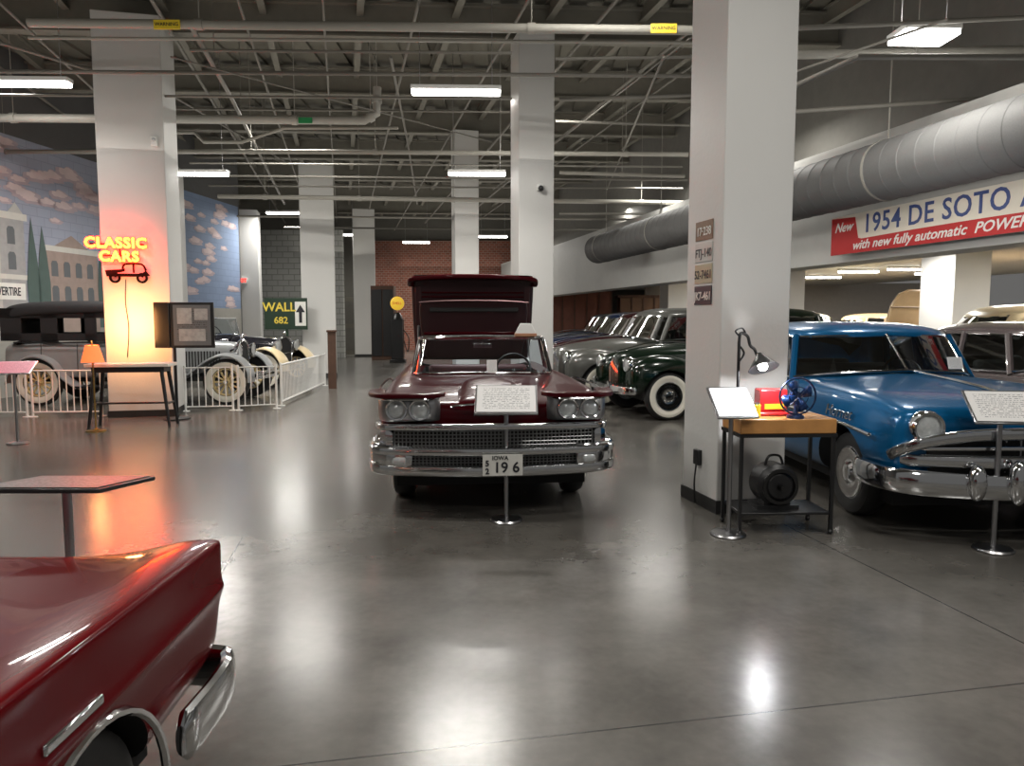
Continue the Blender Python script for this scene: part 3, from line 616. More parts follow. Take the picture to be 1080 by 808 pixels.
lamp_area((3.3,8.2,2.75),.5,.3,26,(1,.96,.9),e_,'banner_fill_light')  # added lamp in mid-air to brighten the banner; no fixture hangs there
# duct
DUCT=mat('spiral_duct_metal',(.13,.13,.128),.65,.0,var=.15,scale=60,spec=.3)
p,L=along(7.35,3,21.2); t=thing('air_duct','big round grey spiral air duct along the right-hand beam','duct',(p.x,p.y,3.59),PSI)
bm=BM(); pr=[(0,0),(.395,0)]
n=int(L/.3)
for i in range(n):
    z=i*.3; pr+=[(.395,z+.01),(.395,z+.27),(.3995,z+.28),(.3995,z+.29)]
pr+=[(.395,L),(0,L)]
lathe(bm,pr,axm((0,0,0),(0,1,0)),40); obj('duct_run',bm,DUCT,t,ang=15)
for i in range(1,6):
    z=i*3.6; bm=BM(); lathe(bm,[(.40,z-.02),(.408,z-.02),(.408,z+.02),(.40,z+.02)],axm((0,0,0),(0,1,0)),32,close=True); cyl(bm,(0,z,.40),(0,z,3.48),.01,n=6); obj('hanger_strap',bm,PIPEM,t)
# banner
q=Vector((line_x(7.80,11.75),11.75,0))
t=thing('hanging_banner','long red and cream car advertising banner on the beam below the duct','banner',(q.x,q.y,0),PSI-PI/2)
CREAMB=mat('cream_banner_cloth',(.76,.71,.6),.7,var=.12,scale=4); REDB=mat('red_banner_cloth',(.46,.024,.024),.7); NAVYB=mat('faded_blue_banner_ink',(.05,.08,.23),.6)
z0,z1=2.60,3.19; BL=5.6
bm=BM(); bx(bm,0,BL,-.012,0,z0,z1); obj('cloth',bm,CREAMB,t)
pts=[(0,z0),(BL,z0)]+[(BL*(1-k/16),z0+.19+.03*math.sin(PI*(1-k/16)*1.1)) for k in range(0,15)]+[(.62,z0+.22),(0,z0+.22)]
bm=BM(); prism(bm,pts,.004,-.017); obj('red_strip',bm,REDB,t)
bm=BM(); prism(bm,[(0,z0+.22),(.62,z0+.22),(.54,z1-.05),(0,z1-.02)],.004,-.017); obj('red_block',bm,REDB,t)
text('lettering','New',.2,TEXTW,t,(.28,-.019,z0+.41),shear=.4,off=.003)
text('lettering','1954 DE SOTO AUTOMATIC',.38,NAVYB,t,(.72,-.016,z0+.40),off=.005,xs=.94,align='LEFT',sp=1.08)
text('lettering','with new fully automatic  POWERFLITE',.185,TEXTW,t,(.5,-.019,z0+.11),off=.003,xs=1.14,align='LEFT',shear=.3)
# ------------------------------------------------------------ mural
def muralsky(name,c): 
    return brickmat(name,c,tuple(v*.93 for v in c),tuple(v*.80 for v in c),1.4,.28,.56,.012)
SKY=muralsky('mural_lavender_sky',(.33,.36,.45)); SKY2=muralsky('mural_grey_blue_sky',(.21,.28,.42))
t=thing('wall_mural','painted town mural with blue sky and pink clouds on the left wall','mural',mA,mang)
ss=lambda d:(d-10)*1.0064
bm=BM(); bx(bm,2.,ss(19),-.01,0,1.0,5.35); obj('painted_sky',bm,SKY,t,flat=True)
bm=BM(); bx(bm,ss(19),15.0,-.01,0,1.0,5.35); obj('painted_sky',bm,SKY2,t,flat=True)
def rect(bm,a,b,z0,z1,y=-.014): prism(bm,[(a,z0),(b,z0),(b,z1),(a,z1)],.003,y)
MG=mat('mural_grey_stone',(.44,.44,.42),.8,var=.2); MBK=mat('mural_brown_brick',(.32,.25,.22),.8,var=.2); MDK=mat('mural_dark',(.12,.13,.14),.8); MT=mat('mural_green',(.08,.12,.11),.8); MCL=mat('mural_cloud',(.44,.36,.39),.8,var=.25,scale=2); MCH=mat('mural_cloud_highlight',(.60,.49,.49),.8,var=.2,scale=3); MGR=mat('mural_street',(.32,.31,.28),.8); MLT=mat('mural_light_trim',(.56,.55,.51),.8)
bm=BM(); rect(bm,2.2,15,.0,1.95); obj('painted_street',bm,MGR,t)
bm=BM(); rect(bm,ss(12.6),ss(15.55),1.3,3.7,-.018); obj('painted_building',bm,MG,t)
MSH=mat('mural_stone_shade',(.33,.33,.33),.8,var=.2)
bm=BM(); rect(bm,ss(14.9),ss(15.55),1.3,3.65,-.0195); obj('painted_shade',bm,MSH,t)
bm=BM(); rect(bm,ss(12.5),ss(15.65),3.65,3.79,-.022); obj('painted_cornice',bm,MLT,t)
bm=BM(); rect(bm,ss(12.5),ss(15.65),2.42,2.52,-.022); obj('painted_cornice',bm,MLT,t)
for k in range(5):
    bm=BM(); prism(bm,[(ss(12.75+k*.6),3.79),(ss(13.15+k*.6),3.79),(ss(12.95+k*.6),4.01)],.003,-.018); obj('painted_gable',bm,MG,t)
bm=BM(); rect(bm,ss(16.15),ss(17.8),1.3,3.15,-.018); obj('painted_building',bm,MBK,t)
bm=BM(); rect(bm,ss(16.05),ss(17.9),3.1,3.22,-.021); obj('painted_cornice',bm,MLT,t)
bm=BM(); prism(bm,[(ss(16.4),3.22),(ss(17.5),3.22),(ss(16.95),3.5)],.003,-.018); obj('painted_gable',bm,MBK,t)
bm=BM(); rect(bm,ss(18.0),ss(18.8),1.3,2.7,-.018); obj('painted_building',bm,MG,t)
def win(s,w,z,h):
    bm=BM(); rect(bm,s,s+w,z,z+h,-.023); prism(bm,[(s,z+h),(s+w,z+h),(s+w*.8,z+h+.06),(s+w*.2,z+h+.06)],.003,-.023); f=obj('painted_window',bm,MDK,t)
for k in range(6):
    for z in (2.62,3.14): win(ss(12.85+k*.45),.2,z,.3)
for k in range(4):
    for z in (2.0,2.55): win(ss(16.28+k*.38),.2,z,.28)
for d,h in ((15.75,3.75),(16.05,3.6),(17.95,3.0),(12.4,3.2)):
    bm=BM(); prism(bm,[(ss(d)-.16,1.4),(ss(d)+.16,1.4),(ss(d)+.18,2.4),(ss(d)+.11,3.),(ss(d),h),(ss(d)-.11,3.),(ss(d)-.18,2.4)],.003,-.026); obj('painted_tree',bm,MT,t)
bm=BM(); rect(bm,ss(14.2),ss(15.5),2.0,2.34,-.028); obj('painted_sign',bm,TEXTW,t)
text('lettering','RIVERTIRE',.24,TEXTB,t,(ss(15.0),-.031,2.16),off=.004,xs=.68)
random.seed(8)
cl=[(15.1,3.98,.5),(16.5,3.75,.5),(18.2,3.2,.7),(18.9,2.9,.6)]
for i in range(34): cl.append((14.0+5.4*((i*.618+.1)%1),4.0+1.2*random.random(),.65+random.random()*.4))
for i in range(8): cl.append((17.9+1.3*random.random(),3.0+1.0*random.random(),.6+random.random()*.3))
for i in range(52): cl.append((19.9+4.8*((i*.618)%1),1.8+3.35*random.random(),.55+random.random()*.4))
for (d,z,k) in cl:
    yo=-.0165-.0003*random.randint(0,3)
    for (sc_,dx,dz_,mm,yy,nm) in ((1,0,0,MCL,yo,'painted_cloud'),(.66,-.03,.05,MCH,yo-.0012,'painted_cloud_highlight')):
        bm=BM(); pts=[]
        for i in range(36):
            a=2*PI*i/36; rr=(.2+.07*abs(math.sin(a*2.5+d))+.05*abs(math.sin(a*4+d)))*k*sc_; zz=rr*.66*math.sin(a)
            if zz<0: zz*=.45
            pts.append((ss(d)+dx+rr*1.5*math.cos(a),z+dz_*k+zz))
        prism(bm,pts,.002,yy); obj(nm,bm,mm,t)
# ------------------------------------------------------------ neon sign and lamp
cE=colE.location
def onE(lx,z): 
    v=cE+Matrix.Rotation(PSI,3,'Z')@Vector((lx,0,0)); return Vector((v.x,v.y,z))
t=thing('neon_sign','glowing red and yellow neon sign with an old car outline on the column','neon sign',onE(.30,2.66),PSI)
DRT=mat('dark_tube',(.003,.002,.002),.7,spec=.1)
bm=BM()
for x in (-.35,.0,.3): cyl(bm,(x,-.05,.135),(x,0,.135),.012,n=6)
bx(bm,-.45,.35,-.052,-.042,.125,.145); bx(bm,-.3,.27,-.052,-.042,-.06,-.04); bx(bm,-.02,.0,-.052,-.042,-.06,.14); obj('support_frame',bm,DRT,t)
for (s_,x_,z_) in (('CLASSIC',-.06,.145),('CARS',-.02,-.07)):
    text('neon_outline',s_,.225,REDNEON,t,(x_,-.060,z_),ext=.006,off=.018,sp=1.1)
    text('neon_lettering',s_,.225,YELNEON,t,(x_,-.080,z_),ext=.008,off=.005,sp=1.1)
bm=BM(); dz=-.38
prism(bm,[(-.22,dz),(-.24,dz+.1),(.02,dz+.12),(.05,dz+.13),(.05,dz+.09),(.0,dz+.07),(-.1,dz+.05),(.3,dz+.05),(.36,dz+.1),(.42,dz+.02),(.3,dz)],.02,-.06)
tube(bm,cat([(.02,-.05,dz+.12),(.06,-.05,dz+.2),(.3,-.05,dz+.2),(.36,-.05,dz+.1)],3),.018,6)
for cx in (-.1,.3): lathe(bm,[(.05,-.01),(.085,-.01),(.085,.01),(.05,.01)],axm((cx,-.05,dz-.02),(0,-1,0)),20,close=True)
for cx in (-.1,.3): cyl(bm,(cx,-.05,dz-.0),(cx,0,dz-.0),.01,n=6)
tube(bm,[(.18,-.05,dz+.06),(.18,-.05,dz+.2)],.016,6)
obj('car_silhouette',bm,DRT,t)
bm=BM(); tube(bm,cat([(.05,-.02,-.42),(.03,-.02,-.8),(.06,-.02,-1.2),(.02,-.02,-1.68)]),.006,6); obj('power_cord',bm,DRT,t)
def point(loc,e,col,r=.05,name='glow_lamp'):
    l=bpy.data.lights.new(name,'POINT'); l.energy=e; l.color=col; l.shadow_soft_size=r; o=bpy.data.objects.new(name,l); C.objects.link(o); o.location=loc
fw=Vector((math.sin(PSI),-math.cos(PSI),0))
lamp_area(onE(.27,2.70)+fw*.14,.72,.36,55,(1,.012,.006),(PI/2,0,PSI),'neon_glow_lamp')
lamp_area(onE(.26,2.5)+fw*.12,.75,.3,30,(1,.02,.012),(R(-18),0,PSI),'neon_glow_lamp')
c=Vector((-5.66,10.85,0)); t=thing('console_table','pale topped high console table with splayed black legs below the neon sign','table',c,R(8))
bm=BM(); bx(bm,-.58,.58,-.22,.22,.90,.95); obj('tabletop',bm,PALEW,t,bev=.008)
bm=BM(); bx(bm,-.5,.5,-.17,.17,.82,.90); obj('apron',bm,BLACK,t)
for sx in (-1,1):
    for sy in (-1,1):
        bm=BM(); cyl(bm,(sx*.46,sy*.15,.88),(sx*.56,sy*.2,0),.03,.022,8); obj('leg',bm,BLACK,t)
bm=BM(); cyl(bm,(-.52,0,.35),(.52,0,.35),.016)
for sx in (-1,1): cyl(bm,(sx*.52,-.18,.35),(sx*.52,.18,.35),.016)
obj('stretcher',bm,BLACK,t)
t=thing('paper_sheet','white sheet of paper lying on the pale console table','paper',c+Vector((.35,.02,.951)),R(8)); bm=BM(); box(bm,(0,0,.002),(.3,.22,.003)); obj('sheet',bm,TEXTW,t)
lc=at(97,366,10.35); lc.z=0
zL=at(97,382,10.35).z
t=thing('floor_lamp','slim floor lamp with glowing orange shade standing beside the pale console table','lamp',lc)
bm=BM(); lathe(bm,[(0,0),(.13,0),(.13,.015),(.03,.03),(.013,.05)],n=24); obj('base',bm,mat('brass',(.5,.32,.1),.3,1),t)
bm=BM(); cyl(bm,(0,0,.03),(0,0,zL+.3),.011,n=10); obj('pole',bm,bpy.data.materials['brass'],t)
bm=BM(); lathe(bm,[(.15,zL),(.085,zL+.24),(.08,zL+.24),(.145,zL)],n=24,close=True); obj('lamp_shade',bm,mat('orange_lamp_shade',(.7,.18,.06),.7,emit=1.2,ecol=(1,.17,.04),var=.25,scale=5),t)
bm=BM(); sphere(bm,(0,0,zL+.13),.04); obj('bulb',bm,mat('warm_bulb',(1,.7,.4),.4,emit=20,ecol=(1,.6,.25),var=0),t)
point(lc+Vector((0,0,zL+.3)),18,(1,.45,.15),.06); lamp_area(onE(.42,1.5)+fw*.6,.5,.5,28,(1,.42,.13),(PI/2,0,PSI),'table_lamp_glow')
# ------------------------------------------------------------ display stands
def stand(loc,label,rz=0,w=.5,h=.32,tilt=50,z=1.0,sheet=PAPER,frame=STEEL):
    t=thing('display_stand',label,'sign stand',loc,rz)
    bm=BM(); lathe(bm,[(0,0),(.125,0),(.13,.008),(.12,.02),(.03,.03),(0,.032)],n=32); obj('base',bm,STEEL,t)
    bm=BM(); cyl(bm,(0,.0,.02),(0,.0,z-.02),.017); obj('pole',bm,STEEL,t)
    bm=BM(); M=Matrix.Translation((0,-.01,z))@Matrix.Rotation(-R(tilt),4,'X')
    bmesh.ops.create_cube(bm,size=1,matrix=M@Matrix.Diagonal((w+.03,.016,h+.03,1))); pn=obj('panel',bm,frame,t,bev=.003)
    bm=BM(); box(bm,(0,0,0),(w,.004,h)); o=obj('printed_sheet',bm,sheet,pn); o.location=Vector((0,-.01-.0105*math.cos(R(tilt)),z+.0105*math.sin(R(tilt)))); o.rotation_euler=(-R(tilt),0,0)
    return t
stand(fl(534,549),'display stand with white card in front of the maroon car',R(0),.46,.31,55,.97)
stand(fl(768,564),'display stand with bright white card beside the wooden work table',R(6),.28,.28,50,.99,mat('self_lit_white_card',(.85,.86,.88),.4,emit=.7))  # card emits a little, standing in for the lamp light on it
stand(fl(1047,580),'display stand with white card in front of the blue car',R(-8),.40,.28,50,1.0)
stand(fl(19,468),'display stand with pink card at the left edge of the floor',R(15),.44,.32,66,.98,PAPERP)
stand(Vector((-1.70,2.74,0)),'dark display stand seen from behind, beyond the red foreground car',R(180),.44,.38,84,.97,PAPERD,BLACK)
# ------------------------------------------------------------ maroon car
MX,MY,MR=-.14,5.78,R(5)
def onM(x,y,z): v=Matrix.Rotation(MR,3,'Z')@Vector((x,y,z)); return Vector((MX+v.x,MY+v.y,z))
root=thing('maroon_hardtop_car','maroon fifties car with quad headlights and raised trunk lid, facing forward','car',(MX,MY,0),MR)
ms=[(.13,.42,.84,.95,.87),(.20,.34,.92,1.0,.92,.92),(.5,.30,.955,1.03,.985,.965),(.95,.27,.965,1.035,1.02,.985),(1.7,.26,.97,1.04,1.05,1.0),(2.6,.26,.975,1.03,1.03,1.0),(3.8,.26,.975,1.02,1.0,.98),(4.7,.28,.96,1.03,.97,.95),(5.15,.34,.91,1.0,.9,.9),(5.24,.42,.86,.92,.82,.84)]
blob('body',[S8(*q) for q in ms],MAROON,root,[(y,.36,.39,s*.55,s*1.3) for y in (.90,3.9) for s in (1,-1)],[(-.66,.66,2.05,3.75,.45,1.4),(-.74,.74,3.9,4.95,.6,1.4)])
for y in (.90,3.9):
    for s in (1,-1): wheel(root,s*.76,y,.34,.2,True)
bm=BM(); bx(bm,-.8,.8,.35,4.8,.2,.34); obj('underbody',bm,DARK,root)
for s in (1,-1):
    bm=BM(); sweep(bm,cat([(s*.47,.13,.885),(s*.53,.085,.885),(s*.70,.075,.885),(s*.82,.09,.885),(s*.88,.2,.885)]),.06,.102,e=.35); obj('headlight_housing',bm,STEEL,root)
    headlight(root,s*.595,.02,.885,.079); headlight(root,s*.775,.03,.885,.079)
    bm=BM(); sweep(bm,cat([(s*.45,.16,.995),(s*.52,-.0,1.0),(s*.70,-.01,1.0),(s*.85,.02,.998),(s*.94,.22,.99),(s*.965,.5,.99)]),.07,.022,e=.45); obj('headlight_hood',bm,MAROON,root)
    bm=BM(); tube(bm,cat([(s*.45,.1,.975),(s*.52,-.06,.975),(s*.70,-.07,.975),(s*.85,-.04,.973),(s*.93,.16,.968)]),.009,6); obj('headlight_trim',bm,CHROME,root)
bm=BM(); sweep(bm,[(-.86,.10,.585),(-.8,.06,.585),(0,.02,.585),(.8,.06,.585),(.86,.1,.585)],.05,.18,e=.25); obj('grille_opening',bm,DARK,root)
def gy(x): return -.06+.06*(x/.8)**2
GM=mat('grille_mesh_metal',(.22,.22,.22),.35,1)
bm=BM()
for zc,hw,hh in ((.662,.79,.068),(.488,.66,.052)):
    n=int(hw*2/.03)
    for i in range(n+1):
        x=-hw+2*hw*i/n
        tube(bm,[(x,gy(x),zc-hh),(x,gy(x),zc+hh)],.005,5)
    for k in range(-2,3):
        tube(bm,[(x0/10*hw,gy(x0/10*hw),zc+k*hh*.42) for x0 in range(-10,11)],.005,5)
obj('grille',bm,GM,root)
bm=BM()
sweep(bm,cat([(-.93,.3,.735),(-.89,.09,.744),(-.8,.0,.750),(-.4,-.06,.754),(0,-.08,.756),(.4,-.06,.754),(.8,.0,.750),(.89,.09,.744),(.93,.3,.735)]),.04,.026)
for s in (1,-1): sweep(bm,[(s*.80,-.01,.66),(s*.84,.01,.66),(s*.90,.09,.66)],.03,.08,e=.4)
obj('grille_surround',bm,CHROME,root)
bm=BM()
sweep(bm,cat([(-.965,.45,.563),(-.945,.14,.563),(-.84,.0,.565),(-.4,-.09,.567),(0,-.12,.567),(.4,-.09,.567),(.84,.0,.565),(.945,.14,.563),(.965,.45,.563)]),.06,.036,e=.6)
obj('grille_bar',bm,CHROME,root)
bm=BM()
sweep(bm,cat([(-.965,.45,.435),(-.945,.14,.43),(-.84,.0,.42),(-.4,-.09,.412),(0,-.12,.41),(.4,-.09,.412),(.84,.0,.42),(.945,.14,.43),(.965,.45,.435)]),.06,.048,e=.65)
obj('front_bumper',bm,CHROME,root)
for s in (1,-1):
    bm=BM(); sweep(bm,cat([(s*.66,-.03,.495),(s*.72,-.035,.50),(s*.84,.01,.505),(s*.945,.15,.51),(s*.965,.48,.51)]),.055,.115,e=.55); obj('bumper_end',bm,CHROME,root)
    bm=BM(); sweep(bm,cat([(s*.70,-.085,.495),(s*.75,-.075,.495),(s*.81,-.045,.495)],4),.02,.03); obj('parking_lamp',bm,LENS,root)
blob('hood_scoop',[[Vector((x,y,z)) for x,z in ((-w,zb),(-w*.9,zt),(0,zt+.012),(w*.9,zt),(w,zb))] for y,w,zb,zt in ((.16,.34,.84,.905),(.2,.35,.84,.95),(.6,.33,.9,1.03),(1.1,.26,.95,1.045),(1.3,.2,.98,1.03))],MAROON,root,sub=2)
text('hood_lettering','Fairlane 500',.055,CHROME,root,(0,.10,.835),ext=.006,shear=.4,xs=1.25,off=-.001)
bm=BM(); tube(bm,cat([(-.36,.19,.86),(-.3,.13,.90),(0,.12,.915),(.3,.13,.90),(.36,.19,.86)]),.008,6)
for s in (1,-1): tube(bm,cat([(s*.94,.35,1.0),(s*.965,1,1.0),(s*.97,2.,.97),(s*.98,3.2,.72)]),.012,6)
obj('body_trim',bm,CHROME,root)
B=[Vector(q) for q in ((0,1.62,1.055),(.45,1.66,1.05),(.66,1.80,1.04),(.73,2.02,1.03))]; T=[Vector(q) for q in ((0,1.95,1.41),(.45,1.98,1.405),(.61,2.06,1.40),(.66,2.16,1.39))]
bb=mir(B[:0:-1])+B; tt=mir(T[:0:-1])+T
bm=BM(); loft(bm,[bb,[(a+b)/2 for a,b in zip(bb,tt)],tt],False,False); obj('windshield',bm,CLEAR,root,ang=60)
bm=BM(); tube(bm,tt,.024,8); tube(bm,bb,.014,8); tube(bm,[bb[0],tt[0]],.024,8); tube(bm,[bb[-1],tt[-1]],.024,8); obj('windshield_frame',bm,CHROME,root)
for s in (1,-1):
    bm=BM(); loft(bm,[[Vector((s*.75,2.04,1.03)),Vector((s*.79,3.0,1.03))],[Vector((s*.68,2.18,1.38)),Vector((s*.71,2.9,1.37))]],False,False); obj('side_window',bm,CLEAR,root)
    bm=BM(); tube(bm,[(s*.68,2.18,1.38),(s*.71,2.9,1.37),(s*.79,3.0,1.03)],.011,6); obj('side_window_frame',bm,CHROME,root)
bench(root,2.85,.6,SEATR,.5,.55); bench(root,3.45,.6,SEATR,.5,.5); steering(root,.36,2.3,1.04,BLACK)
bm=BM(); sweep(bm,cat([(-.66,2.02,.98),(0,1.9,1.0),(.66,2.02,.98)]),.12,.05); obj('dashboard',bm,MAROON2,root)
bm=BM(); tube(bm,[(0,1.98,1.36),(0,2.0,1.33)],.008,6); box(bm,(0,2.0,1.32),(.2,.02,.05)); obj('mirror',bm,CHROME,root,bev=.008)
def lidr(z,w,y,th):
    pts=[(-w,0),(-w*.985,th*.8),(-w*.8,th),(0,th*1.15),(w*.8,th),(w*.985,th*.8),(w,0),(w*.9,-.02),(0,-.02),(-w*.9,-.02)]
    return [Vector((a,y+b,z)) for a,b in pts]
tl=blob('trunk_lid',[lidr(*q) for q in ((1.0,.82,5.05,.05),(1.03,.84,5.04,.12),(1.3,.87,5.0,.18),(1.8,.89,4.92,.2),(2.12,.895,4.84,.2),(2.19,.89,4.80,.2),(2.215,.86,4.70,.14),(2.22,.82,4.6,.06))],MAROON3,root,sub=2)
bm=BM()
sweep(bm,cat([(-.88,4.84,2.08),(-.85,4.72,2.16),(-.5,4.65,2.19),(0,4.63,2.2),(.5,4.65,2.19),(.85,4.72,2.16),(.88,4.84,2.08)]),.05,.035); obj('lid_rim',bm,MAROON,tl)
for z,y in ((1.98,4.84),(1.92,4.855)):
    bm=BM(); bx(bm,-.74,.74,y,y+.05,z-.012,z+.012); obj('lid_bracing',bm,MAROON,tl,bev=.008)
for s in (1,-1):
    bm=BM(); loft(bm,[[Vector((s*x,y+dy,z)) for x,dy in((.74,0),(.83,0),(.83,.06),(.74,.06))] for y,z in ((4.96,1.15),(4.9,1.7),(4.83,2.08))]); obj('lid_side_rail',bm,MAROON2,tl,bev=.015)
    bm=BM(); tube(bm,[(s*.76,4.3,.95),(s*.79,4.92,1.5)],.018,8); obj('lid_strut',bm,STEEL,tl)
fr_=blob('folded_roof',[[Vector((a*w,y+b,z)) for a,b in ((-1,0),(-.97,.09),(-.5,.13),(0,.14),(.5,.13),(.97,.09),(1,0),(.9,-.03),(0,-.04),(-.9,-.03))] for z,w,y in ((1.02,.66,4.68),(1.06,.70,4.66),(1.4,.76,4.60),(1.75,.78,4.52),(1.84,.76,4.5),(1.86,.72,4.49))],MAROON3,root,sub=2)
bm=BM(); tube(bm,cat([(-.76,4.47,1.83),(-.4,4.44,1.85),(0,4.43,1.855),(.4,4.44,1.85),(.76,4.47,1.83)]),.014,6); obj('roof_edge_trim',bm,mat('dull_trim_metal',(.16,.10,.10),.4,1),fr_)
bm=BM(); bx(bm,-.62,.62,4.475,4.50,1.70,1.76); obj('roof_slot',bm,DARK,fr_,bev=.01)
bm=BM(); bx(bm,-.70,.70,4.53,4.56,1.38,1.42); obj('roof_rib',bm,MAROON,fr_,bev=.01)
q=onM(.05,-.21,.475)
t=thing('licence_plate','white licence plate on the front of the maroon car','licence plate',q,MR)
bm=BM(); box(bm,(0,0,0),(.31,.008,.165)); box(bm,(0,.03,-.02),(.08,.06,.05)); obj('plate',bm,mat('white_plate',(.62,.61,.57),.4),t)
text('state_lettering','IOWA',.045,TEXTB,t,(-.02,-.006,.055),off=.001); text('county_numbers','5\n2',.062,TEXTB,t,(-.12,-.006,-.018),off=.002)
text('numbers','19 6',.115,TEXTB,t,(.03,-.006,-.022),off=.002)
t=thing('roof_sign','small white and tan sign box perched on the maroon car windshield frame','sign',onM(.46,1.99,1.43),MR)
bm=BM(); loft(bm,[[Vector((-w,-d,z)),Vector((w,-d,z)),Vector((w,d,z)),Vector((-w,d,z))] for w,d,z in ((.11,.05,0),(.105,.045,.03),(.06,.02,.12),(.055,.018,.125))]); obj('lamp_box',bm,WHITEM,t,bev=.008)
bm=BM(); bx(bm,-.115,.115,-.055,.055,-.012,.02); obj('base',bm,mat('tan_base',(.45,.22,.12),.5),t,bev=.004)
t=thing('window_card','small white card propped behind the maroon car windshield','card',onM(.07,1.5,1.07),MR); bm=BM(); box(bm,(0,0,.06),(.1,.006,.13),(R(-15),0,0)); obj('card',bm,PAPER,t)
# ------------------------------------------------------------ blue car
broot=fifties('blue_sedan','metallic blue rounded sedan with chrome grille beside the work table',(3.68,5.08,0),R(1.5),BLUE,white=False,split=True)
text('fender_lettering','Hornet',.13,CHROME,broot,(-1.0,.86,.845),rot=(PI/2,0,-PI/2),ext=.004,shear=.35,xs=1.15)
bm=BM(); sweep(bm,[(-1.0,1.5,.80),(-1.0,2.4,.80),(-1.0,3.4,.80)],.008,.03); obj('side_spear',bm,CHROME,broot)
t=thing('windshield_card','white card leaning on the blue car hood below the windshield','card',(3.95,6.50,1.16)); bm=BM(); box(bm,(0,0,.05),(.13,.006,.11),(R(-20),0,0)); obj('card',bm,PAPER,t)
# ------------------------------------------------------------ red foreground car
rs=[(.0,.42,.93,.83,.77),(.015,.40,.95,.855,.80),(.05,.38,.957,.862,.82),(.35,.34,.957,.865,.835),(.75,.30,.96,.865,.855),(1.4,.27,.96,.865,.895),(2.2,.26,.96,.865,.90),(3.5,.26,.955,.865,.88),(4.2,.3,.94,.86,.85),(4.6,.4,.9,.83,.80),(4.66,.46,.86,.78,.76)]
rroot=thing('red_foreground_car','glossy red car cut by the lower left corner, front fender nearest','car',(-1.925,2.44,0),R(180))
def S8b(y,zb,w,zf,zh):
    h=[(0,zb),(w*.8,zb),(w*.955,zb+.05),(w*.965,zb+(zf-zb)*.40),(w*.982,zb+(zf-zb)*.60),(w*1.0,zb+(zf-zb)*.66),(w*.984,zb+(zf-zb)*.70),(w*.988,zb+(zf-zb)*.94),(w*.986,zf-.004),(w*.972,zf+.004),(w*.84,zf-.0),(w*.6,zh-.02),(0,zh)]
    r=[Vector((x,y,z)) for x,z in h]; return r+[Vector((-p.x,p.y,p.z)) for p in r[-2:0:-1]]
blob('body',[S8b(*q) for q in rs],RED,rroot,[(y,.31,.325,s*.55,s*1.3) for y in (.80,3.6) for s in (1,-1)],[(-.62,.62,1.7,3.3,.4,1.2)])
for y in (.80,3.6):
    for s in (1,-1):
        wheel(rroot,s*.80,y,.305,.18,False,spokes=STEEL)
        bm=BM(); tube(bm,[(s*.945,y+.328*math.cos(R(a)),.31+.328*math.sin(R(a))) for a in range(-5,186,10)],.012,6); obj('wheel_arch_trim',bm,CHROME,rroot)
cabin(rroot,[(0,1.45,.92),(.5,1.52,.91),(.76,1.75,.89),(.8,2.5,.88),(.76,3.1,.88),(.6,3.5,.88),(0,3.55,.88)],[(0,1.85,1.26),(.45,1.9,1.26),(.6,2.05,1.25),(.64,2.5,1.26),(.6,2.95,1.25),(.5,3.1,1.24),(0,3.15,1.24)],['ws','ws','side','side','rear','rear'],RED,.08)
bench(rroot,2.3,.55,BLACK,.4,.5)
bm=BM(); sweep(bm,cat([(-.965,.42,.38),(-.965,.15,.38),(-.935,.01,.38),(-.82,-.05,.38),(0,-.09,.38),(.82,-.05,.38),(.935,.01,.38),(.965,.15,.38),(.965,.42,.38)]),.028,.078,e=.85); obj('front_bumper',bm,CHROME,rroot)
for s in (1,-1):
    for (y0,y1) in ((.78,1.0),(1.08,1.30),(1.38,1.60)):
        bm=BM(); box(bm,(s*.952,(y0+y1)/2,.705),(.016,y1-y0,.026)); obj('fender_ornament',bm,CHROME,rroot,bev=.006)
    for z in (.72,.58): headlight(rroot,s*.78,.0,z,.06)
bm=BM()
for k in range(7): bx(bm,-.68,.68,-.015,.03,.48+k*.04,.495+k*.04)
obj('grille',bm,CHROME,rroot)
bm=BM(); bx(bm,-.75,.75,.2,4.3,.2,.36); obj('underbody',bm,DARK,rroot)
# ------------------------------------------------------------ row of parked cars behind the big column
SCL=1.06
gp=fl(703,443); al=R(-77); off=Matrix.Rotation(al,3,'Z')@Vector((.80*SCL,.66*SCL,0)); g0=gp-off
forties('dark_green_sedan','dark green rounded thirties sedan with whitewall tyres behind the big column',g0,al,GREENP,scale=SCL)
al=R(-74)
forties('grey_rounded_sedan','grey rounded sedan parked between the green car and the dark cars',(.72,14.1,0),al,GREYP,scale=1.08)
forties('wine_red_sedan','wine red sedan parked behind the grey rounded sedan',(.8,16.6,0),al,DKRED,scale=SCL)
forties('navy_sedan','navy sedan in the parked row beyond the wine red one',(.75,19.0,0),al,NAVY,scale=SCL)
forties('black_sedan','black sedan in the parked row beyond the navy one',(.8,21.5,0),al,BLACKP,scale=SCL)
forties('slate_blue_sedan','slate blue sedan farthest back in the parked row',(.9,24.0,0),al,mat('slate_blue_car_paint',(.03,.05,.09),.25,0,.6),scale=SCL)
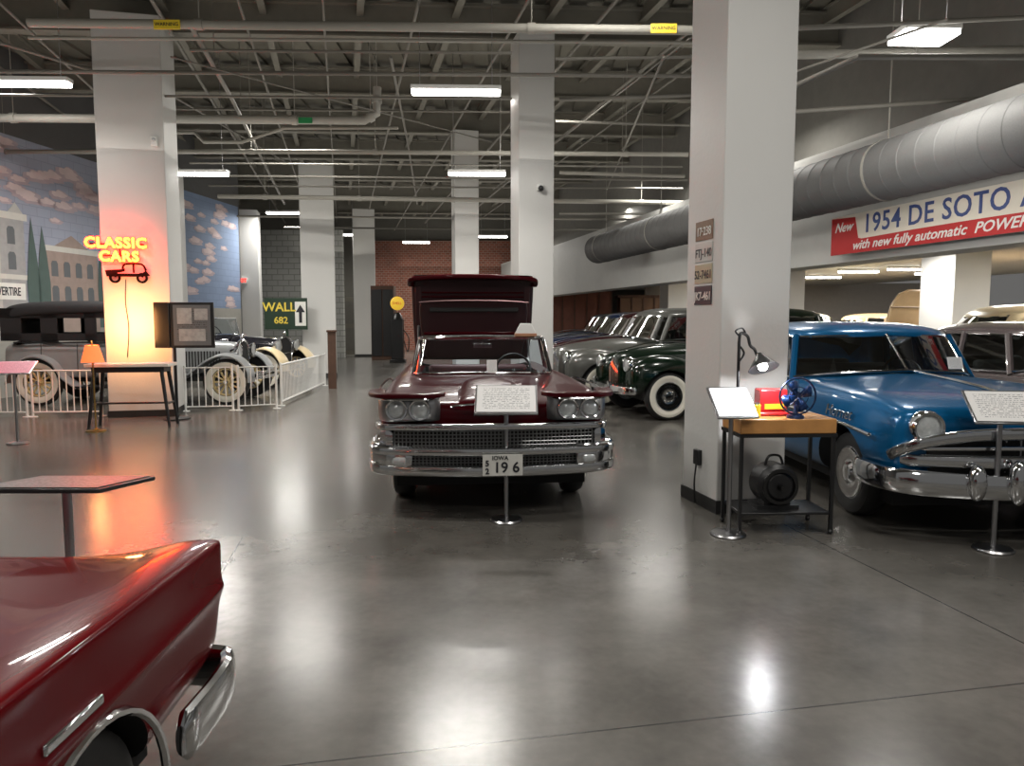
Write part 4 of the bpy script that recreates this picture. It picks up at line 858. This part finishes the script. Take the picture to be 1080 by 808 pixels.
# right-hand area
fifties('mauve_grey_sedan','mauve grey sedan parked right of the blue car',(6.25,5.75,0),R(1),MAUVE)
forties('cream_coupe','cream rounded coupe parked beyond the mauve sedan by the white column',(11.95,12.4,0),R(88),CREAM,scale=1.1)
forties('pale_yellow_coupe','pale yellow car whose roof shows over the blue car',(10.9,21.0,0),R(90),YELC,scale=1.06)
br=fifties('beige_car','beige car with upright tan folding top under the low ceiling',(14.3,17.6,0),R(88),BEIGE)
bm=BM()
prism(bm,[(-.8,0),(.8,0),(.86,.5),(.8,.95),(.6,1.22),(.3,1.32),(-.3,1.32),(-.6,1.22),(-.8,.95),(-.86,.5)],.08,0); o=obj('raised_top',bm,BEIGE,br,bev=.03); o.location=(0,4.7,1.0); o.rotation_euler=(R(10),0,R(-62))
for zz in (.45,.9):
    bm=BM(); tube(bm,[(-.84,-.01,zz),(.84,-.01,zz)],.02,6); b_=obj('top_bow',bm,mat('tan_bow',(.3,.2,.1),.6),o)
forties('tan_sedan','tan rounded sedan far back under the low ceiling',(15.0,24.4,0),R(88),BEIGE,scale=1.06)
forties('ivory_sedan','ivory rounded sedan farthest back under the low ceiling',(13.2,28.2,0),R(88),CREAM,scale=1.06)
# ------------------------------------------------------------ vintage cars on the left
w0=fl(240,427); w1=fl(40,428); hd=(w0-w1); vz=math.atan2(hd.y,hd.x)+PI/2
off=Matrix.Rotation(vz,3,'Z')@Vector((-.72,.05,0))
vintage('touring_car','silver grey twenties touring car with black canvas top behind the neon column',(w0-off),vz,SILVER,SILVER,wb=(w0-w1).length)
q=at(304,400,17.6)
vintage('cream_fender_roadster','dark vintage car with cream fenders at the end of the white fence',(q.x,17.3,0),R(78),BLACKP,CREAM,canopy=False,bumper=False)
def fence(a,b,label):
    a=Vector(a); b=Vector(b); L=(b-a).length; t=thing('wire_fence',label,'fence',a,math.atan2((b-a).y,(b-a).x))
    bm=BM(); tube(bm,[(0,0,.08),(L,0,.08),(L,0,.76),(0,0,.76)],.018,6,True)
    for x in (0,L): cyl(bm,(x,0,0),(x,0,.8),.02,n=8); lathe(bm,[(0,0),(.07,0),(.07,.012),(0,.014)],Matrix.Translation((x,0,0)),12)
    obj('frame',bm,WHITEM,t)
    bm=BM(); n=int(L/.10)
    for i in range(1,n): cyl(bm,(L*i/n,0,.08),(L*i/n,0,.76),.010,n=5)
    obj('bars',bm,WHITEM,t)
fence(fl(-40,440),fl(29,440),'low white fence panel before the rear wheel of the touring car')
fence(fl(35,440),fl(108,439),'low white fence panel ending at the neon column')
fence(fl(196,434),fl(246,433),'low white fence panel just right of the neon column')
fence(fl(252,433),fl(292,431),'low white fence panel by the front wheel of the touring car')
fence(fl(297,428),fl(343,407),'low white fence panel turning back toward the wooden post')
t=thing('wooden_post','brown square wooden post at the end of the white fence','post',fl(351,410),R(10))
bm=BM(); bx(bm,-.09,.09,-.09,.09,0,1.3); obj('post',bm,BROWNW,t,bev=.01); bm=BM(); bx(bm,-.11,.11,-.11,.11,1.3,1.35); obj('cap',bm,BROWNW,t,bev=.01)
q=at(203,343,11.6); t=thing('framed_display','glass framed picture board on a black pole beside the neon column','frame',(q.x,q.y,q.z),R(8))
bm=BM(); bx(bm,-.33,.33,-.02,.02,-.36,.36); obj('frame',bm,BLACK,t,bev=.008)
bm=BM(); bx(bm,-.28,.28,-.026,-.02,-.32,.32); pg=obj('page',bm,printmat('newspaper_page',(.13,.135,.14),(.05,.05,.05),18),t)
for (a,b,c_,d_) in ((-.22,.0,.02,.27),(.04,.24,.08,.26),(-.2,.2,-.25,-.06)):
    bm=BM(); bx(bm,a,b,-.03,-.026,c_,d_); obj('picture',bm,mat('pale_picture',(.36,.36,.35),.5,var=.5,scale=14),pg)
bm=BM(); box(bm,(-.46,.02,0),(.26,.04,.72),(0,0,R(-15))); obj('side_leaf',bm,BLACK,t,bev=.008)
bm=BM(); cyl(bm,(-.3,.06,-q.z),(-.3,.06,.3),.025); lathe(bm,[(0,0),(.2,0),(.2,.02),(0,.03)],Matrix.Translation((-.3,.06,-q.z)),20); obj('pole',bm,BLACK,t)
# ------------------------------------------------------------ work table group
tc=Vector((2.02,5.50,0)); TR=R(3); t=thing('work_table','orange wood box topped work table on dark legs beside the big column','table',tc,TR)
bm=BM(); bx(bm,-.36,.36,-.2,.2,.76,.87); obj('tabletop',bm,WOOD,t,bev=.008)
bm=BM(); bx(bm,-.365,.365,-.205,.205,.735,.76); obj('apron',bm,BLACK,t)
for sx in (-1,1):
    for sy in (-1,1):
        bm=BM(); bx(bm,sx*.345-.012,sx*.345+.012,sy*.185-.012,sy*.185+.012,0.03,.74); sphere(bm,(sx*.345,sy*.185,.02),.02); obj('leg',bm,BLACK,t)
bm=BM(); bx(bm,-.34,.34,-.19,.19,.15,.17); obj('shelf',bm,BLACK,t,bev=.004)
m=thing('electric_motor','black round electric motor on the lower shelf of the work table','motor',tc+Vector((-.02,0,.17)),TR)
bm=BM(); lathe(bm,[(0,-.13),(.09,-.13),(.14,-.09),(.16,-.08),(.16,.08),(.14,.09),(.09,.13),(0,.13)],axm((0,0,.18),(0,1,0)),28); obj('casing',bm,BLACK,m)
bm=BM(); lathe(bm,[(.11,-.14),(.135,-.14),(.135,-.125),(.11,-.125)],axm((0,0,.18),(0,1,0)),24,close=True); cyl(bm,(0,-.2,.18),(0,-.12,.18),.025); obj('face_ring',bm,mat('dark_steel',(.06,.06,.06),.4,1),m)
bm=BM(); bx(bm,-.16,.16,-.1,.1,0,.03); bx(bm,-.1,-.05,-.08,.08,.02,.1); bx(bm,.05,.1,-.08,.08,.02,.1); obj('foot',bm,BLACK,m)
bm=BM(); tube(bm,cat([(-.07,0,.32),(-.04,0,.39),(.04,0,.39),(.07,0,.32)]),.01,6); obj('handle',bm,BLACK,m)
m=thing('red_gadget','small red boxed gadget on the work table behind the blue fan','gadget',tc+Vector((-.03,.06,.87)),TR)
REDM=mat('red_machine_paint',(.5,.02,.025),.35,0,.5)
bm=BM(); bx(bm,-.14,.14,-.1,.1,0,.03); bx(bm,-.11,.10,-.06,.08,.03,.20); obj('housing',bm,REDM,m,bev=.012)
bm=BM(); bx(bm,-.08,.07,-.065,-.06,.05,.09); obj('front_label',bm,YELLOWL,m)
m=thing('yellow_tin','small yellow tin on the work table beside the red gadget','tin',tc+Vector((-.19,-.06,.87)),TR)
bm=BM(); lathe(bm,[(0,0),(.035,0),(.035,.09),(.03,.095),(0,.095)],n=20); obj('can',bm,YELLOWL,m); bm=BM(); lathe(bm,[(.0,.095),(.03,.095),(.03,.105),(0,.105)],n=20); obj('lid',bm,STEEL,m)
m=thing('table_fan','small blue table fan with round cage on the work table','fan',tc+Vector((.08,-.13,.87)),TR)
FAN=mat('blue_fan_paint',(.006,.02,.075),.35,.2,.4)
bm=BM(); lathe(bm,[(0,0),(.065,0),(.06,.02),(.02,.035),(.014,.05),(.014,.14),(0,.14)],n=20); obj('base',bm,FAN,m)
bm=BM(); cyl(bm,(0,.05,.165),(0,-.01,.165),.035); obj('fan_motor',bm,FAN,m)
bm=BM(); M=axm((0,-.03,.165),(0,-1,0))
for rr,h in ((.135,0),(.07,.02),(.025,.024)): tube(bm,[M@Vector((rr*math.cos(2*PI*i/28),rr*math.sin(2*PI*i/28),h)) for i in range(28)],.003 if rr<.12 else .007,5,True)
for i in range(8):
    a=2*PI*i/8; tube(bm,[M@Vector((r_*math.cos(a),r_*math.sin(a),h)) for r_,h in ((.0,.024),(.07,.02),(.135,0))],.0025,5)
obj('cage',bm,FAN,m)
BLD=mat('blue_blade_paint',(.012,.05,.19),.3,.3,.4)
for i in range(4):
    a=2*PI*i/4+.4; bm=BM(); pts=[]
    for r_,w_ in ((.015,.012),(.06,.036),(.10,.045),(.118,.025)):
        pts.append((r_,w_))
    loft(bm,[[M@Vector((r_*math.cos(a)-w_*k*math.sin(a),r_*math.sin(a)+w_*k*math.cos(a),-.008+.012*k)) for k in (-1,1)] for r_,w_ in pts],False,False); obj('blade',bm,BLD,m,solid=.003)
m=thing('desk_lamp','black bent-arm desk lamp with lit shade on the work table','lamp',tc+Vector((-.28,.1,.87)),TR)
bm=BM(); lathe(bm,[(0,0),(.07,0),(.07,.015),(.015,.03),(.012,.05),(.012,.56),(0,.56)],n=18); obj('base',bm,BLACK,m)
bm=BM(); tube(bm,cat([(0,0,.54),(.01,0,.62),(.06,-.01,.60),(.08,-.02,.53),(.11,-.03,.50),(.13,-.04,.45)]),.012,8); tube(bm,cat([(0,0,.40),(.04,0,.47),(.0,0,.53)]),.008,6); tube(bm,cat([(0,0,.60),(-.03,0,.64),(.02,0,.66),(.05,0,.62)]),.007,6); obj('arm',bm,BLACK,m)
bm=BM(); lathe(bm,[(.02,.0),(.04,-.03),(.115,-.125),(.11,-.125),(.034,-.03)],axm((.14,-.05,.47),(-.1,.45,.85)),24,close=True); obj('lamp_shade',bm,BLACK,m)
bm=BM(); sphere(bm,(.15,-.10,.375),.036); obj('bulb',bm,mat('lit_bulb',(1,.95,.88),.4,emit=25,var=0),m)
point(tc+Vector((-.12,-.14,.87+.36)),16,(.95,.97,1.),.04)
# ------------------------------------------------------------ far left-middle clutter
GRN=mat('dark_green_sign',(.012,.035,.018),.5); YT=mat('yellow_sign_ink',(.65,.5,.06),.5,emit=.15)
q=at(302,331,19.6); t=thing('street_sign','dark green board reading WALL 682 in yellow with a white arrow panel','sign',(q.x,19.6,q.z))
bm=BM(); bx(bm,-.58,.56,-.02,.02,-.42,.42); bx(bm,-.03,.03,.0,.05,-q.z,-.3); obj('board',bm,GRN,t)
text('lettering','WALL',.33,YT,t,(-.18,-.025,.17),off=.006); text('lettering','682',.25,YT,t,(-.14,-.025,-.18),off=.004)
bm=BM(); bx(bm,.24,.53,-.026,-.02,-.32,.32); obj('arrow_panel',bm,TEXTW,t)
bm=BM(); prism(bm,[(.345,-.24),(.425,-.24),(.425,.04),(.51,.04),(.385,.24),(.26,.04),(.345,.04)],.004,-.031); obj('arrow',bm,TEXTB,t)
q=at(419,320,27); t=thing('gas_pump','dark old fuel pump with round yellow globe by the back passage','fuel pump',(q.x,27,0))
bm=BM(); bx(bm,-.28,.28,-.22,.22,0,.12); bx(bm,-.22,.22,-.18,.18,.12,1.6); lathe(bm,[(.2,1.6),(.15,1.75),(.08,1.85),(0,1.86)],n=20); obj('body',bm,BLACK,t,bev=.02)
bm=BM(); lathe(bm,[(0,-.07),(.2,-.07),(.25,-.04),(.25,.04),(.2,.07),(0,.07)],axm((0,0,q.z),(0,-1,0)),28); obj('globe',bm,mat('yellow_globe',(.75,.5,.05),.4,emit=.5,ecol=(1,.6,.05)),t)
text('lettering','SHELL',.13,mat('red_sign_ink',(.5,.02,.02),.5),t,(0,-.075,q.z)); bm=BM(); tube(bm,cat([(.22,0,1.2),(.42,-.1,.9),(.38,-.1,.4),(.24,-.05,.8)]),.02,6); obj('hose',bm,RUBBER,t)
q=at(405,350,29); t=thing('dark_cabinet','tall dark wooden cabinet by the back passage left of the maroon car','cabinet',(q.x,29,0))
bm=BM(); bx(bm,-.45,.45,-.3,.3,0,2.9); obj('carcass',bm,BROWNW,t,bev=.01)
for s in (-1,1):
    bm=BM(); bx(bm,s*.02,s*.43,-.33,-.3,.15,2.75); obj('door',bm,BLACK,t,bev=.008)
q=at(367,350,33); t=thing('grey_door_panel','grey panelled door beside the farthest white column','door panel',(q.x,33,0))
bm=BM(); bx(bm,-.5,.5,0,.08,0,2.6); obj('leaf',bm,STEELG,t)
for z0_,z1_ in ((1.4,2.4),(.2,1.2)):
    bm=BM(); bx(bm,-.35,.35,-.02,0,z0_,z1_); obj('panel',bm,WALLD,t)
RBW=mat('reddish_brown_wood',(.13,.04,.022),.6,var=.3,scale=4); RBW2=mat('dull_brown_wood',(.12,.06,.03),.6,var=.3,scale=4)
def wagon(px,d,hw,zt,label,m):
    q=at(px,330,d); t=thing('wooden_wagon',label,'wagon',(q.x,d,0),R(-4))
    bm=BM(); bx(bm,-hw,hw,-.8,.8,.9,zt); obj('box_body',bm,m,t,bev=.02)
    bm=BM()
    for k in range(6): bx(bm,-hw+k*(2*hw-.05)/5,-hw+.05+k*(2*hw-.05)/5,-.83,-.8,.9,zt)
    obj('ribs',bm,BROWNW,t); bm=BM(); bx(bm,-hw-.1,hw+.1,-.86,.86,zt,zt+.1); obj('wagon_roof',bm,BROWNW,t)
    for sx in (-1,1):
        for sy in (-1,1):
            bm=BM(); M=axm((sx*(hw-.5),sy*.85,.5),(0,1,0)); lathe(bm,[(.44,-.04),(.5,-.04),(.5,.04),(.44,.04)],M,24,close=True); lathe(bm,[(0,-.08),(.08,-.08),(.08,.08),(0,.08)],M,12)
            for i in range(10):
                a=2*PI*i/10; cyl(bm,M@Vector((.05*math.cos(a),.05*math.sin(a),0)),M@Vector((.46*math.cos(a),.46*math.sin(a),0)),.02,n=6)
            obj('wheel',bm,BROWNW,t)
    bm=BM(); bx(bm,-hw+.3,hw-.3,-.5,.5,.75,.9)
    for s in (-1,1): cyl(bm,(s*(hw-.5),-.85,.5),(s*(hw-.5),.85,.5),.05); bx(bm,s*(hw-.5)-.05,s*(hw-.5)+.05,-.3,.3,.5,.8)
    obj('undercarriage',bm,BLACK,t)
wagon(612,31.5,1.3,2.75,'reddish brown wooden box wagon in front of the brick back wall',RBW)
wagon(682,31.5,1.2,2.5,'dull brown wooden wagon, right one of the two at the back',RBW2)
# ------------------------------------------------------------ world and camera
W=bpy.data.worlds.new('World'); S.world=W; W.use_nodes=True; bg=W.node_tree.nodes['Background']; bg.inputs[0].default_value=(1,.98,.95,1); bg.inputs[1].default_value=.13
cd=bpy.data.cameras.new('Camera'); cam=bpy.data.objects.new('Camera',cd); C.objects.link(cam); cam.location=(0,0,H); cam.rotation_euler=(PI/2-PITCH,0,0)
cd.sensor_width=36; cd.lens=F/1080*36; cd.clip_start=.05; S.camera=cam
